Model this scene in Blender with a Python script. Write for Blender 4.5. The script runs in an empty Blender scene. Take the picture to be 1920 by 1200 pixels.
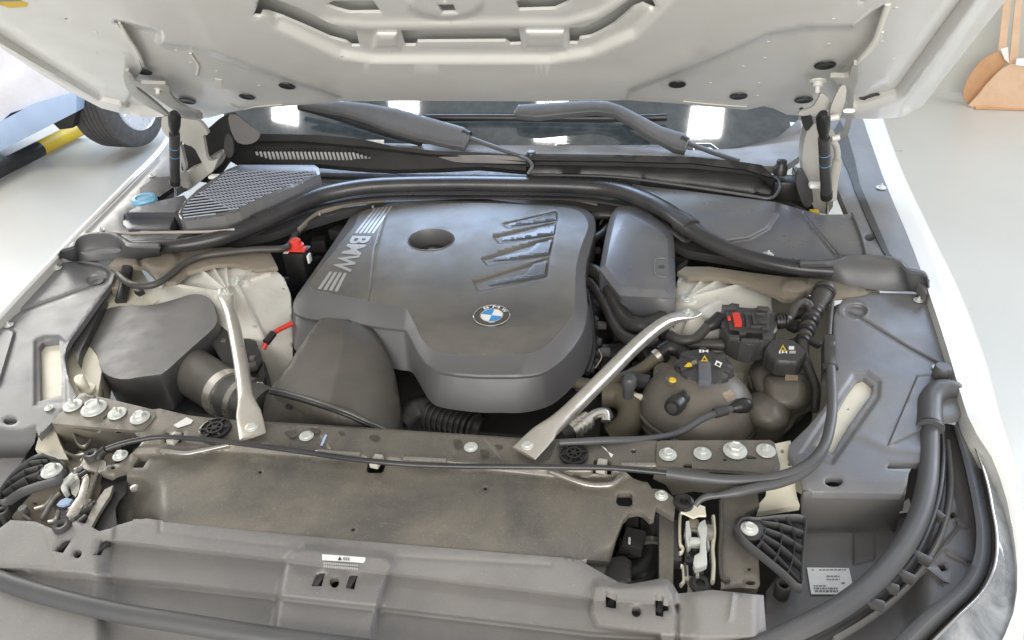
import bpy, bmesh, math, random
import numpy as np
from mathutils import Vector, Matrix
from mathutils.geometry import delaunay_2d_cdt
random.seed(3)
S = bpy.context.scene
COL = S.collection
# ---------------------------------------------------------------- camera
F = 1350.0
CAM = np.array([0.3484, 0.0, 1.6750])
RM = np.array([[0.98841783, 0.14377908, -0.04855688],
               [-0.04332479, 0.57399535, 0.81771162],
               [-0.14544125, 0.80613703, -0.57357644]])
cam = bpy.data.cameras.new('camera')
cam.sensor_width = 36.0
cam.lens = F / 1920.0 * 36.0
cam.clip_start = 0.02
cam.clip_end = 200
co = bpy.data.objects.new('camera', cam)
COL.objects.link(co)
m = Matrix.Identity(4)
for i in range(3):
    m[i][0] = RM[0][i]; m[i][1] = RM[1][i]; m[i][2] = -RM[2][i]; m[i][3] = CAM[i]
co.matrix_world = m
S.camera = co
# ---------------------------------------------------------------- light
w = bpy.data.worlds.new('World'); S.world = w; w.use_nodes = True
bg = w.node_tree.nodes['Background']
bg.inputs[0].default_value = (1.0, 0.985, 0.97, 1)
bg.inputs[1].default_value = 0.42
def area(name, loc, tgt, sx, sy, power, col):
    l = bpy.data.lights.new(name, 'AREA'); l.shape = 'RECTANGLE'; l.size = sx; l.size_y = sy
    l.energy = power; l.color = col
    o = bpy.data.objects.new(name, l); COL.objects.link(o); o.location = loc
    o.rotation_euler = (Vector(tgt) - Vector(loc)).to_track_quat('-Z', 'Y').to_euler()
area('daylight_doorway', (0.6, -3.6, 2.6), (0, 1.2, 0.9), 5.0, 3.4, 260, (1.0, 0.97, 0.92))
area('high_window_behind', (0.4, 8.0, 5.0), (0.0, 1.4, 0.9), 9.0, 3.4, 800, (0.52, 0.70, 1.0))
area('window_light_right', (4.6, 3.8, 2.5), (0.2, 1.3, 0.9), 3.2, 2.2, 120, (0.80, 0.86, 1.0))
area('window_light_left', (-4.8, 4.0, 2.6), (-0.1, 1.3, 0.9), 3.0, 2.2, 135, (1.0, 0.98, 0.93))
S.view_settings.view_transform = 'Standard'
S.view_settings.look = 'None'
S.view_settings.exposure = 0.46
S.view_settings.gamma = 1.0
S.cycles.max_bounces = 8
# ---------------------------------------------------------------- geometry helpers
ZP = (np.array([0, 0, 1.0]), 0.0)
_h = np.array([0, 0.78, 1.0]); _l = np.linalg.norm(_h)
# underside of the open hood: normal points down to the engine
HP = (-_h / _l, -2.438 / _l)
def YP(y): return (np.array([0, -1.0, 0]), -y)
def XP(x, s=1): return (np.array([s * 1.0, 0, 0]), s * x)
def UN(px, py, d=0.0, pl=ZP):
    """point of the plane pl (raised by d along its normal) that is seen at pixel px, py of the 1920 px photo"""
    px = np.asarray(px, float); py = np.asarray(py, float); d = np.asarray(d, float)
    v = np.stack([(px - 960) / F, -(py - 600) / F, np.ones_like(px)], -1) @ RM
    n, c = pl
    t = (c + d - CAM @ n) / (v @ n)
    return CAM + t[..., None] * v
def U(px, py, d=0.0, pl=ZP): return UN(px, py, d, pl)
WL = {}
def setp(o, parent, loc=(0, 0, 0)):
    pw = np.array(WL.get(parent.name, (0, 0, 0))) if parent else np.zeros(3)
    o.location = Vector(np.array(loc) - pw)
    WL[o.name] = np.array(loc, float)
    if parent: o.parent = parent
def link(name, me, mat, parent=None, label=None, kind=None, cat=None, group=None, smooth=35, center=True):
    me.name = name
    c = np.zeros(3)
    n = len(me.vertices)
    if center and n:
        a = np.empty(n * 3); me.vertices.foreach_get('co', a); a = a.reshape(-1, 3)
        c = (a.max(0) + a.min(0)) / 2
        me.vertices.foreach_set('co', (a - c).ravel())
    for mm in (mat if isinstance(mat, (list, tuple)) else [mat]):
        if len(me.materials) < len(mat if isinstance(mat, (list, tuple)) else [mat]): me.materials.append(mm)
    if smooth is not None:
        me.shade_smooth()
        if smooth < 180: me.set_sharp_from_angle(angle=math.radians(smooth))
    o = bpy.data.objects.new(name, me); COL.objects.link(o)
    setp(o, parent, c)
    if label: o['label'] = label
    if kind: o['kind'] = kind
    if cat: o['category'] = cat
    if group: o['group'] = group
    return o
def copy_to(o, loc, parent, rot=None, scale=None, label=None):
    c = o.copy(); COL.objects.link(c); setp(c, parent, loc)
    if rot is not None: c.rotation_euler = rot
    if scale is not None: c.scale = scale
    if 'label' in c: del c['label']
    if label: c['label'] = label
    return c
def empty(name, loc, label, cat, group=None, rot=0):
    o = bpy.data.objects.new(name, None); COL.objects.link(o); o.empty_display_size = .1
    setp(o, None, loc); o['label'] = label; o['category'] = cat
    if group: o['group'] = group
    return o
def mesh(v, f, name='m'):
    me = bpy.data.meshes.new(name); me.from_pydata([tuple(map(float, p)) for p in v], [], f); me.update(); return me
def join(parts):
    V = []; Fc = []
    for v, f in parts:
        k = len(V); V += [tuple(p) for p in v]; Fc += [tuple(i + k for i in q) for q in f]
    return V, Fc
def chaikin(p, k=2, closed=True, r=0.25):
    p = [tuple(map(float, q)) for q in p]
    for _ in range(k):
        q = []
        n = len(p)
        for i in range(n if closed else n - 1):
            a = np.array(p[i]); b = np.array(p[(i + 1) % n])
            q += [tuple(a * (1 - r) + b * r), tuple(a * r + b * (1 - r))]
        if not closed: q = [p[0]] + q + [p[-1]]
        p = q
    return p
def cr(pts, n=8, closed=False):
    """catmull-rom through pts (any dimension)"""
    P = np.array(pts, float); out = []
    m_ = len(P)
    for i in range(m_ if closed else m_ - 1):
        if closed: a, b, c, d = P[i - 1], P[i], P[(i + 1) % m_], P[(i + 2) % m_]
        else: a, b, c, d = P[max(i - 1, 0)], P[i], P[i + 1], P[min(i + 2, m_ - 1)]
        for k in range(n):
            t = k / n
            out.append(.5 * ((2 * b) + (c - a) * t + (2 * a - 5 * b + 4 * c - d) * t * t + (3 * b - a - 3 * c + d) * t ** 3))
    if not closed: out.append(P[-1])
    return np.array(out)
def sd(x, y, poly):
    """signed distance, positive inside"""
    P = np.array(poly, float); x = np.asarray(x, float); y = np.asarray(y, float)
    dmin = np.full(x.shape, 1e9); ins = np.zeros(x.shape, bool)
    n = len(P)
    for i in range(n):
        a = P[i]; b = P[(i + 1) % n]; e = b - a
        t = np.clip(((x - a[0]) * e[0] + (y - a[1]) * e[1]) / (e @ e + 1e-12), 0, 1)
        dmin = np.minimum(dmin, np.hypot(x - a[0] - t * e[0], y - a[1] - t * e[1]))
        if e[1] != 0:
            c = ((a[1] > y) != (b[1] > y)) & (x < e[0] * (y - a[1]) / e[1] + a[0]); ins ^= c
    return np.where(ins, dmin, -dmin)
def ld(x, y, pl):
    P = np.array(pl, float); x = np.asarray(x, float); y = np.asarray(y, float); dmin = np.full(x.shape, 1e9)
    for i in range(len(P) - 1):
        a = P[i]; b = P[i + 1]; e = b - a
        t = np.clip(((x - a[0]) * e[0] + (y - a[1]) * e[1]) / (e @ e + 1e-12), 0, 1)
        dmin = np.minimum(dmin, np.hypot(x - a[0] - t * e[0], y - a[1] - t * e[1]))
    return dmin
def sm(t): t = np.clip(t, 0, 1); return t * t * (3 - 2 * t)
def bump(poly, h, wd):
    f = lambda x, y: h * sm(sd(x, y, poly) / wd + .5)
    f.feat = [(list(poly) + [poly[0]], [-.5 * wd, -.17 * wd, .17 * wd, .5 * wd])]; return f
def ridge(pl, h, wd):
    f = lambda x, y: h * np.exp(-(ld(x, y, pl) / wd) ** 2)
    f.feat = [(pl, [-2 * wd, -.9 * wd, 0, .9 * wd, 2 * wd])]; return f
def slopex(ys, xs, k, mx):
    """surface falls away to the left of the crease x(y)"""
    f = lambda x, y: -k * np.clip(np.interp(y, ys, xs) - x, 0, mx)
    f.feat = [(list(zip(xs, ys)), [0, 4, -4])]; return f
def below(xs, ys, h, wd, x0=-1e9, x1=1e9):
    """height change h across a band of width wd under the line xs, ys"""
    f = lambda x, y: h * sm((y - np.interp(x, xs, ys)) / wd) * sm((x - x0) / 40 + .5) * sm((x1 - x) / 8 + .5)
    f.feat = [([(a, b + wd / 2) for a, b in zip(xs, ys)], [-.5 * wd, -.17 * wd, .17 * wd, .5 * wd])]; return f
def tps(pts):
    """thin plate spline through (x, y, z)"""
    P = np.array(pts, float); X = P[:, :2] / 300.0; n = len(P)
    def K(r): return np.where(r > 1e-9, r * r * np.log(r + 1e-12), 0)
    A = np.zeros((n + 3, n + 3)); D = np.linalg.norm(X[:, None] - X[None], axis=2)
    A[:n, :n] = K(D); A[:n, n] = 1; A[:n, n + 1:] = X; A[n, :n] = 1; A[n + 1:, :n] = X.T
    s = np.linalg.solve(A + np.eye(n + 3) * 1e-10, np.r_[P[:, 2], 0, 0, 0])
    def f(x, y):
        q = np.stack([np.ravel(x), np.ravel(y)], 1) / 300.0
        D = np.linalg.norm(q[:, None] - X[None], axis=2)
        return (K(D) @ s[:n] + s[n] + q @ s[n + 1:]).reshape(np.shape(x))
    return f
def add(*fs):
    def g(x, y):
        r = 0.0
        for f in fs: r = r + (f(x, y) if callable(f) else f)
        return r + np.zeros(np.shape(x))
    g.feat = [q for f in fs for q in getattr(f, 'feat', [])]
    return g
def resample(p, step):
    out = []
    n = len(p)
    for i in range(n):
        a = np.array(p[i]); b = np.array(p[(i + 1) % n]); k = max(1, int(np.linalg.norm(b - a) / step + .5))
        for j in range(k): out.append(tuple(a + (b - a) * j / k))
    return out
def clean(p, eps=.35):
    o = [p[0]]
    for q in p[1:]:
        if math.hypot(q[0] - o[-1][0], q[1] - o[-1][1]) > eps: o.append(q)
    if math.hypot(o[0][0] - o[-1][0], o[0][1] - o[-1][1]) < eps: o.pop()
    return o
def sheet_geo(outline, zf, holes=(), step=12, skirt=.01, drop=0.0, pl=ZP, rnd=0, hskirt=None, keep=None):
    outline = clean(chaikin(outline, rnd) if rnd else [tuple(map(float, q)) for q in outline])
    ol = resample(outline, step)
    hs = [resample(clean([tuple(map(float, q)) for q in h]), min(step, 5)) for h in holes]
    pts = list(ol); edges = [(i, (i + 1) % len(ol)) for i in range(len(ol))]
    for h in hs:
        k = len(pts); pts += h; edges += [(k + i, k + (i + 1) % len(h)) for i in range(len(h))]
    A = np.array(ol); x0, y0 = A.min(0); x1, y1 = A.max(0)
    gx, gy = np.meshgrid(np.arange(x0, x1 + step, step), np.arange(y0, y1 + step, step))
    gx = gx.astype(float); gx[1::2] += step / 2
    gx = gx.ravel(); gy = gy.ravel()
    ok = sd(gx, gy, ol) > step * .45
    for h in hs: ok &= sd(gx, gy, h) < -step * .35
    FX = []
    for line, offs in getattr(zf, 'feat', []):
        line = np.array(line, float); sg = min(4.5, max(2.2, (max(offs) - min(offs)) * .3)); mx = max(abs(o_) for o_ in offs)
        ok &= ld(gx, gy, line) > mx + step * .3
        for o_ in offs:
            q = []
            for i in range(len(line) - 1):
                a = line[i]; b = line[i + 1]; L_ = np.linalg.norm(b - a)
                if L_ < 1e-6: continue
                nn = np.array([-(b - a)[1], (b - a)[0]]) / L_; k = max(1, int(L_ / sg)); t = (np.arange(k) + .5) / k
                q.append(a + (b - a) * t[:, None] + nn * o_)
            if q:
                q = np.concatenate(q); bb = (q[:, 0] > x0) & (q[:, 0] < x1) & (q[:, 1] > y0) & (q[:, 1] < y1); q = q[bb]
                if len(q): FX.append(q[ld(q[:, 0], q[:, 1], line) > abs(o_) * .93 - .01])
    if FX:
        q = np.concatenate(FX); k2 = sd(q[:, 0], q[:, 1], ol) > 1.6
        for h in hs: k2 &= sd(q[:, 0], q[:, 1], h) < -1.5
        q = q[k2]; seen = set(); q2 = []
        for p in q:
            c = (int(p[0] / 1.3), int(p[1] / 1.3))
            if c not in seen: seen.add(c); q2.append(tuple(p))
        pts += q2
    pts += list(zip(gx[ok], gy[ok]))
    r = delaunay_2d_cdt([Vector(p) for p in pts], edges, [], 0, 1e-5)
    V2 = np.array([tuple(v) for v in r[0]])
    T = np.array([f for f in r[2] if len(f) == 3])
    c = V2[T].mean(1)
    ok = sd(c[:, 0], c[:, 1], ol) > -1e-4
    for h in hs: ok &= sd(c[:, 0], c[:, 1], h) < 1e-4
    T = T[ok]
    z = zf(V2[:, 0], V2[:, 1]) if callable(zf) else np.full(len(V2), float(zf))
    # boundary edges
    from collections import Counter
    ec = Counter()
    for t in T:
        for i in range(3): ec[tuple(sorted((t[i], t[(i + 1) % 3])))] += 1
    bd = {e for e, k in ec.items() if k == 1}
    bv = sorted({i for e in bd for i in e})
    if drop: z[bv] -= drop
    P = UN(V2[:, 0], V2[:, 1], z, pl)
    n = pl[0]
    a, b, c_ = P[T[:, 0]], P[T[:, 1]], P[T[:, 2]]
    s = (np.cross(b - a, c_ - a) @ n)
    T = np.where(s[:, None] < 0, T[:, ::-1], T)
    faces = [tuple(map(int, t)) for t in T]
    V = [tuple(p) for p in P]
    if skirt:
        idx = {}
        for i in bv:
            idx[i] = len(V); V.append(tuple(P[i] - n * skirt))
        for t in list(faces):
            for i in range(3):
                e = (t[i], t[(i + 1) % 3])
                if tuple(sorted(e)) in bd: faces.append((e[1], e[0], idx[e[0]], idx[e[1]]))
    used = sorted({i for f in faces for i in f}); mp = {j: i for i, j in enumerate(used)}
    return [V[i] for i in used], [tuple(mp[i] for i in f) for f in faces]
def sheet(name, outline, zf, mat, parent=None, holes=(), step=12, skirt=.01, drop=0.0, pl=ZP, rnd=0, smooth=40, **kw):
    v, f = sheet_geo(outline, zf, holes, step, skirt, drop, pl, rnd)
    return link(name, mesh(v, f), mat, parent, smooth=smooth, **kw)
def oval(cx, cy, rx, ry, n=18, a=0):
    c, s = math.cos(math.radians(a)), math.sin(math.radians(a))
    return [(cx + rx * math.cos(t) * c - ry * math.sin(t) * s, cy + rx * math.cos(t) * s + ry * math.sin(t) * c) for t in [2 * math.pi * i / n for i in range(n)]]
def stack_geo(rings, cap0=True, cap1=True):
    """rings of 3D points, first = top"""
    n = len(rings[0]); V = [tuple(p) for r in rings for p in r]; Fc = []
    for k in range(len(rings) - 1):
        for i in range(n):
            j = (i + 1) % n
            Fc.append((k * n + i, k * n + j, (k + 1) * n + j, (k + 1) * n + i))
    if cap0: Fc.append(tuple(range(n))[::-1])
    if cap1: Fc.append(tuple(range((len(rings) - 1) * n, len(rings) * n)))
    return V, Fc
def fixn(me):
    bm = bmesh.new(); bm.from_mesh(me); bmesh.ops.recalc_face_normals(bm, faces=bm.faces); bm.to_mesh(me); bm.free(); return me
def sweep_geo(P, rw, rh=None, n=12, up=(0, 0, 1), caps=True, pw=2.0):
    P = np.array(P, float); N = len(P)
    rw = np.broadcast_to(np.asarray(rw, float), (N,)) if np.ndim(rw) == 0 or len(np.atleast_1d(rw)) == N else np.interp(np.linspace(0, 1, N), np.linspace(0, 1, len(rw)), rw)
    rh = rw if rh is None else (np.full(N, rh) if np.ndim(rh) == 0 else np.interp(np.linspace(0, 1, N), np.linspace(0, 1, len(rh)), rh))
    T = np.gradient(P, axis=0); T /= np.linalg.norm(T, axis=1)[:, None] + 1e-12
    rings = []; pu = np.array(up, float)
    for i in range(N):
        s = np.cross(T[i], pu)
        if np.linalg.norm(s) < .15: s = np.cross(T[i], (0.3, 1, 0.1))
        s /= np.linalg.norm(s); u = np.cross(s, T[i])
        r = []
        for k in range(n):
            a = 2 * math.pi * k / n; ca, sa = math.cos(a), math.sin(a)
            ca = math.copysign(abs(ca) ** (2 / pw), ca); sa = math.copysign(abs(sa) ** (2 / pw), sa)
            r.append(P[i] + s * ca * rw[i] + u * sa * rh[i])
        rings.append(r)
    return stack_geo(rings, caps, caps)
def px3(pts, pl=ZP): return np.array([U(p[0], p[1], p[2], pl) for p in pts])
def tube(name, pts, r, mat, parent=None, rh=None, n=12, k=8, pl=ZP, up=(0, 0, 1), pw=2.0, smooth=50, **kw):
    P = cr(px3(pts, pl), k) if len(pts) > 2 else px3(pts, pl)
    v, f = sweep_geo(P, r, rh, n, up, pw=pw)
    return link(name, fixn(mesh(v, f)), mat, parent, smooth=smooth, **kw)
def tube3(name, P, r, mat, parent=None, rh=None, n=12, up=(0, 0, 1), smooth=50, **kw):
    v, f = sweep_geo(P, r, rh, n, up); return link(name, fixn(mesh(v, f)), mat, parent, smooth=smooth, **kw)
def lathe_geo(prof, c=(0, 0, 0), ax=(0, 0, 1), n=24, mod=None):
    ax = np.array(ax, float); ax /= np.linalg.norm(ax)
    s = np.cross(ax, (0, 1, 0)) if abs(ax[1]) < .9 else np.cross(ax, (1, 0, 0)); s /= np.linalg.norm(s); u = np.cross(ax, s)
    rings = []
    for r, h in prof:
        rings.append([np.array(c) + ax * h + (s * math.cos(a) + u * math.sin(a)) * r * (mod(a, r, h) if mod else 1) for a in [2 * math.pi * i / n for i in range(n)]])
    return stack_geo(rings)
def lathe(name, prof, c, mat, parent=None, ax=(0, 0, 1), n=24, mod=None, smooth=40, **kw):
    v, f = lathe_geo(prof, c, ax, n, mod); return link(name, fixn(mesh(v, f)), mat, parent, smooth=smooth, **kw)
def box_geo(c, sx, sy, sz, rz=0, rx=0, ry=0):
    R = np.array(Matrix.Rotation(rz, 3, 'Z') @ Matrix.Rotation(ry, 3, 'Y') @ Matrix.Rotation(rx, 3, 'X'))
    v = [np.array(c) + R @ np.array([x * sx / 2, y * sy / 2, z * sz / 2]) for x in (-1, 1) for y in (-1, 1) for z in (-1, 1)]
    return v, [(0, 1, 3, 2), (4, 6, 7, 5), (0, 4, 5, 1), (2, 3, 7, 6), (0, 2, 6, 4), (1, 5, 7, 3)]
def bev(me, wd, seg=2, ang=30):
    bm = bmesh.new(); bm.from_mesh(me); bmesh.ops.recalc_face_normals(bm, faces=bm.faces)
    ed = [e for e in bm.edges if len(e.link_faces) == 2 and e.calc_face_angle(0) > math.radians(ang)]
    bmesh.ops.bevel(bm, geom=ed, offset=wd, segments=seg, affect='EDGES', profile=.6, clamp_overlap=True)
    bm.to_mesh(me); bm.free(); return me
def block(name, c, sx, sy, sz, mat, parent=None, rz=0, rx=0, ry=0, b=.003, **kw):
    v, f = box_geo(c, sx, sy, sz, rz, rx, ry); return link(name, bev(mesh(v, f), b), mat, parent, **kw)
def ribbon(name, rows, mt, par, **kw):
    """surface through columns of 3D curves"""
    C_ = [cr(px3(r), 8) for r in rows]; n = min(len(c) for c in C_); V = [tuple(c[i]) for c in C_ for i in range(n)]
    Fc = [(a * n + b, a * n + b + 1, (a + 1) * n + b + 1, (a + 1) * n + b) for a in range(len(C_) - 1) for b in range(n - 1)]
    o = link(name, fixn(mesh(V, Fc)), mt, par, smooth=60, **kw); md = o.modifiers.new('t', 'SOLIDIFY'); md.thickness = .004; md.offset = -1; return o
# ---------------------------------------------------------------- materials
def mat(name, base, rough=.5, metal=0.0, dust=None, damt=.5, dscale=6, speck=0, bumpy=0, bscale=600, coat=0, rvar=.08, spec=.5, emit=None, trans=0):
    m_ = bpy.data.materials.new(name); m_.use_nodes = True; nt = m_.node_tree; N = nt.nodes; L = nt.links
    b = N['Principled BSDF']
    b.inputs['Base Color'].default_value = (*base, 1); b.inputs['Roughness'].default_value = rough; b.inputs['Metallic'].default_value = metal
    b.inputs['Coat Weight'].default_value = coat; b.inputs['Coat Roughness'].default_value = .08
    b.inputs['Specular IOR Level'].default_value = spec
    b.inputs['Transmission Weight'].default_value = trans
    if emit:
        b.inputs['Emission Color'].default_value = (*emit[0], 1); b.inputs['Emission Strength'].default_value = emit[1]
        return m_
    tc = N.new('ShaderNodeNewGeometry')
    def noise(sc, det=5, ro=.6, dist=0):
        n = N.new('ShaderNodeTexNoise'); n.inputs['Scale'].default_value = sc; n.inputs['Detail'].default_value = det
        n.inputs['Roughness'].default_value = ro; n.inputs['Distortion'].default_value = dist
        L.new(tc.outputs['Position'], n.inputs['Vector']); return n.outputs['Fac']
    def ramp(src, a, b_, lo=0.0, hi=1.0):
        r = N.new('ShaderNodeMapRange'); r.inputs['From Min'].default_value = a; r.inputs['From Max'].default_value = b_
        r.inputs['To Min'].default_value = lo; r.inputs['To Max'].default_value = hi; L.new(src, r.inputs['Value']); return r.outputs['Result']
    col = None
    n1 = noise(dscale, 6, .62, .4)
    mx = N.new('ShaderNodeMix'); mx.data_type = 'RGBA'; mx.inputs['A'].default_value = (*base, 1)
    mx.inputs['B'].default_value = (*(dust or tuple(min(1, c * 1.12 + .004) for c in base)), 1)
    L.new(ramp(n1, .36, .66, 0, damt if dust else .8), mx.inputs['Factor'])
    out = mx.outputs['Result']
    if speck:
        n2 = noise(420, 2, .7); mx2 = N.new('ShaderNodeMix'); mx2.data_type = 'RGBA'
        L.new(out, mx2.inputs['A']); d = dust or base; mx2.inputs['B'].default_value = (min(1, d[0] * 1.9 + .05), min(1, d[1] * 1.85 + .05), min(1, d[2] * 1.8 + .05), 1)
        L.new(ramp(n2, .60, .72, 0, speck), mx2.inputs['Factor']); out = mx2.outputs['Result']
    L.new(out, b.inputs['Base Color'])
    L.new(ramp(noise(dscale * 3, 4), .3, .7, max(.02, rough - rvar), min(1, rough + rvar)), b.inputs['Roughness'])
    if bumpy:
        bp = N.new('ShaderNodeBump'); bp.inputs['Strength'].default_value = bumpy; bp.inputs['Distance'].default_value = .0006
        L.new(noise(bscale, 3, .6), bp.inputs['Height']); L.new(bp.outputs['Normal'], b.inputs['Normal'])
    return m_
DU = (.21, .185, .15)
M = dict(
    paint=mat('white_paint', (.66, .655, .62), .32, coat=.5, dscale=.8, rvar=.01),
    hood=mat('white_underside_paint', (.65, .64, .61), .36, coat=.3, dscale=6, dust=(.56, .54, .49), damt=.35, bumpy=.05),
    seamer=mat('seam_sealer', (.68, .66, .60), .55, bumpy=.3, bscale=90),
    primer=mat('cream_casting', (.70, .69, .64), .4, dust=(.44, .39, .30), damt=.5, dscale=9, bumpy=.15, bscale=200),
    cream=mat('cream_body_metal', (.80, .76, .62), .4, dust=(.62, .57, .44), damt=.3, dscale=12),
    cover=mat('engine_cover_plastic', (.100, .098, .098), .40, dust=(.185, .172, .148), damt=.85, dscale=5, speck=.2, bumpy=.5, bscale=520),
    covers=mat('engine_cover_side_plastic', (.105, .103, .106), .40, bumpy=.35, bscale=900),
    grey=mat('grey_plastic', (.145, .150, .168), .38, dust=(.215, .208, .200), damt=.8, dscale=5, speck=.15, bumpy=.3, bscale=800),
    bluegrey=mat('cowl_plastic', (.105, .112, .138), .32, dust=(.175, .170, .155), damt=.75, dscale=4.5, bumpy=.25, bscale=800),
    front=mat('front_cover_plastic', (.200, .194, .190), .48, dust=(.285, .270, .252), damt=.8, dscale=5, speck=.2, bumpy=.3, bscale=700),
    meshbar=mat('grille_bar_plastic', (.25, .27, .33), .3), hinge=mat('hinge_paint', (.40, .395, .37), .4, dust=(.36, .34, .29), damt=.5, dscale=20),
    smudge=mat('oily_smudge', (.055, .05, .042), .5, dust=(.12, .105, .085), damt=.8, dscale=40),
    zincy=mat('zinc_steel', (.46, .45, .41), .34, metal=.55, dust=(.22, .19, .15), damt=.8, dscale=40),
    dark=mat('dark_plastic', (.040, .040, .042), .42, dust=(.075, .070, .062), damt=.6, dscale=10, bumpy=.2),
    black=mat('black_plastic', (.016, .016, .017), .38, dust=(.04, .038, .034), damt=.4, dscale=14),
    rubber=mat('seal_rubber', (.028, .028, .031), .30, dust=(.075, .07, .065), damt=.5, dscale=8, rvar=.05),
    rubberg=mat('grey_rubber', (.075, .077, .082), .42, dust=(.12, .115, .11), damt=.4, dscale=8, rvar=.05),
    duct=mat('air_duct_plastic', (.088, .083, .078), .45, dust=(.15, .135, .11), damt=.55, dscale=9, speck=.1, bumpy=.3),
    airbox=mat('air_box_plastic', (.125, .122, .124), .48, dust=(.165, .155, .14), damt=.4, dscale=7, bumpy=.3),
    steel=mat('dusty_steel', (.112, .108, .100), .36, metal=.25, dust=(.248, .222, .180), damt=.75, dscale=6, speck=.35, bumpy=.25, bscale=500, rvar=.12),
    bare=mat('bright_steel', (.42, .41, .39), .30, metal=.7, dust=(.33, .29, .23), damt=.5, dscale=14),
    alu=mat('brushed_aluminium', (.74, .71, .66), .33, metal=.85, dust=(.56, .51, .43), damt=.35, dscale=16, bumpy=.1, bscale=150),
    zinc=mat('zinc_plated_bolt', (.60, .63, .60), .42, metal=.25, dust=(.48, .47, .42), damt=.4, dscale=30),
    tank=mat('tank_plastic', (.125, .113, .098), .42, dust=(.20, .178, .145), damt=.7, dscale=8, bumpy=.15),
    hose=mat('rubber_hose', (.035, .034, .034), .48, dust=(.09, .08, .065), damt=.5, dscale=12, bumpy=.2),
    hosebr=mat('dusty_hose', (.11, .095, .065), .55, dust=(.17, .145, .10), damt=.5, dscale=12),
    taupe=mat('dusty_shield', (.19, .165, .13), .55, dust=(.27, .235, .185), damt=.6, dscale=8, bumpy=.3, bscale=300),
    bumper=mat('bumper_foam_plastic', (.33, .30, .27), .55, dust=(.42, .37, .32), damt=.6, dscale=6, speck=.08, bumpy=.3),
    red=mat('red_plastic', (.62, .045, .03), .4, dscale=20),
    yellow=mat('yellow_paint', (.75, .50, .02), .5, dust=(.45, .30, .03), damt=.5, dscale=10),
    bluep=mat('light_blue_plastic', (.16, .40, .58), .35, dscale=20),
    blueline=mat('blue_marking', (.10, .32, .62), .5),
    white=mat('white_print', (.78, .78, .76), .5, dscale=30),
    silverp=mat('silver_print', (.50, .50, .49), .35, metal=.4, dscale=30),
    inkg=mat('grey_ink', (.22, .22, .22), .6), ink=mat('black_ink', (.03, .03, .03), .6),
    chrome=mat('chrome', (.82, .82, .82), .08, metal=1.0, rvar=.03),
    eblue=mat('emblem_blue', (.02, .28, .68), .2, coat=1), ewhite=mat('emblem_white', (.85, .85, .83), .2, coat=1), eblack=mat('emblem_black', (.045, .042, .038), .2, coat=1),
    glass=mat('windscreen_glass', (.045, .058, .066), .035, coat=.6, spec=.8, dust=(.09, .105, .115), damt=.7, dscale=30, rvar=.02),
    lens=mat('headlight_lens', (.66, .68, .70), .10, coat=1, metal=.6, dust=(.22, .24, .26), damt=1.0, dscale=18, rvar=.05),  # pale and dark noise in the colour imitates reflected streaks
    fogg=mat('glossy_louvre_plastic', (.085, .085, .087), .30, dust=(.10, .095, .085), damt=.5, dscale=9, rvar=.06),
    pit=mat('deep_bay_shade', (.014, .0135, .013), .7, dust=(.035, .032, .028), damt=.6, dscale=14, bumpy=.4, bscale=60),  # near-black colour stands in for the shade deep in the bay
    foil=mat('grey_engine_metal', (.16, .16, .155), .45, metal=.6, dust=(.10, .095, .08), damt=.6, dscale=30, bumpy=.4, bscale=120),
    floor=mat('epoxy_floor', (.485, .48, .44), .30, dust=(.43, .425, .39), damt=.7, dscale=.9, coat=.2, rvar=.03),
    wall=mat('painted_wall', (.50, .51, .46), .7, dust=(.46, .46, .41), damt=.4, dscale=2, bumpy=.15, bscale=80),
    wood=mat('tan_board', (.62, .36, .19), .5, dust=(.52, .29, .15), damt=.6, dscale=14),
    woodl=mat('pale_wood', (.72, .50, .33), .5, dust=(.60, .40, .25), damt=.6, dscale=14),
    carw=mat('pale_car_paint', (.80, .80, .88), .25, coat=.6, dscale=3), carb=mat('blue_grey_trim', (.42, .55, .78), .4, dscale=3),
    tyre=mat('tyre_rubber', (.055, .054, .056), .6, dust=(.12, .11, .10), damt=.5, dscale=20), rim=mat('alloy_rim', (.62, .63, .66), .3, metal=.6),
)
# ---------------------------------------------------------------- setting
def quad(name, pts, mt, th=.02, **kw):
    v = [np.array(p, float) for p in pts]; n = np.cross(v[1] - v[0], v[2] - v[0]); n /= np.linalg.norm(n)
    return link(name, fixn(mesh(v + [p - n * th for p in v], [(0, 1, 2, 3), (7, 6, 5, 4)] + [(i, (i + 4), (i + 1) % 4 + 4, (i + 1) % 4) for i in range(4)])), mt, smooth=None, **kw)
quad('workshop_floor', [(-14, -8, 0), (14, -8, 0), (14, 14, 0), (-14, 14, 0)], M['floor'], kind='structure')
wa, wb = U(1755, 171, 0), U(1925, 180, 0)
wd_ = (wb - wa) / np.linalg.norm(wb - wa)
wl, wr = wa - wd_ * 2.2, wb + wd_ * 4
quad('workshop_wall', [wl, wr, wr + (0, 0, 3.4), wl + (0, 0, 3.4)], M['wall'], th=.2, label='pale grey green painted wall behind the wooden dustpan', cat='wall')
# ---------------------------------------------------------------- car root
CAR = empty('car', (0, 1.2, 0), 'white car with its hood propped open over a grey plastic engine cover', 'car')
def P_(name, **k): return None
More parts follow.
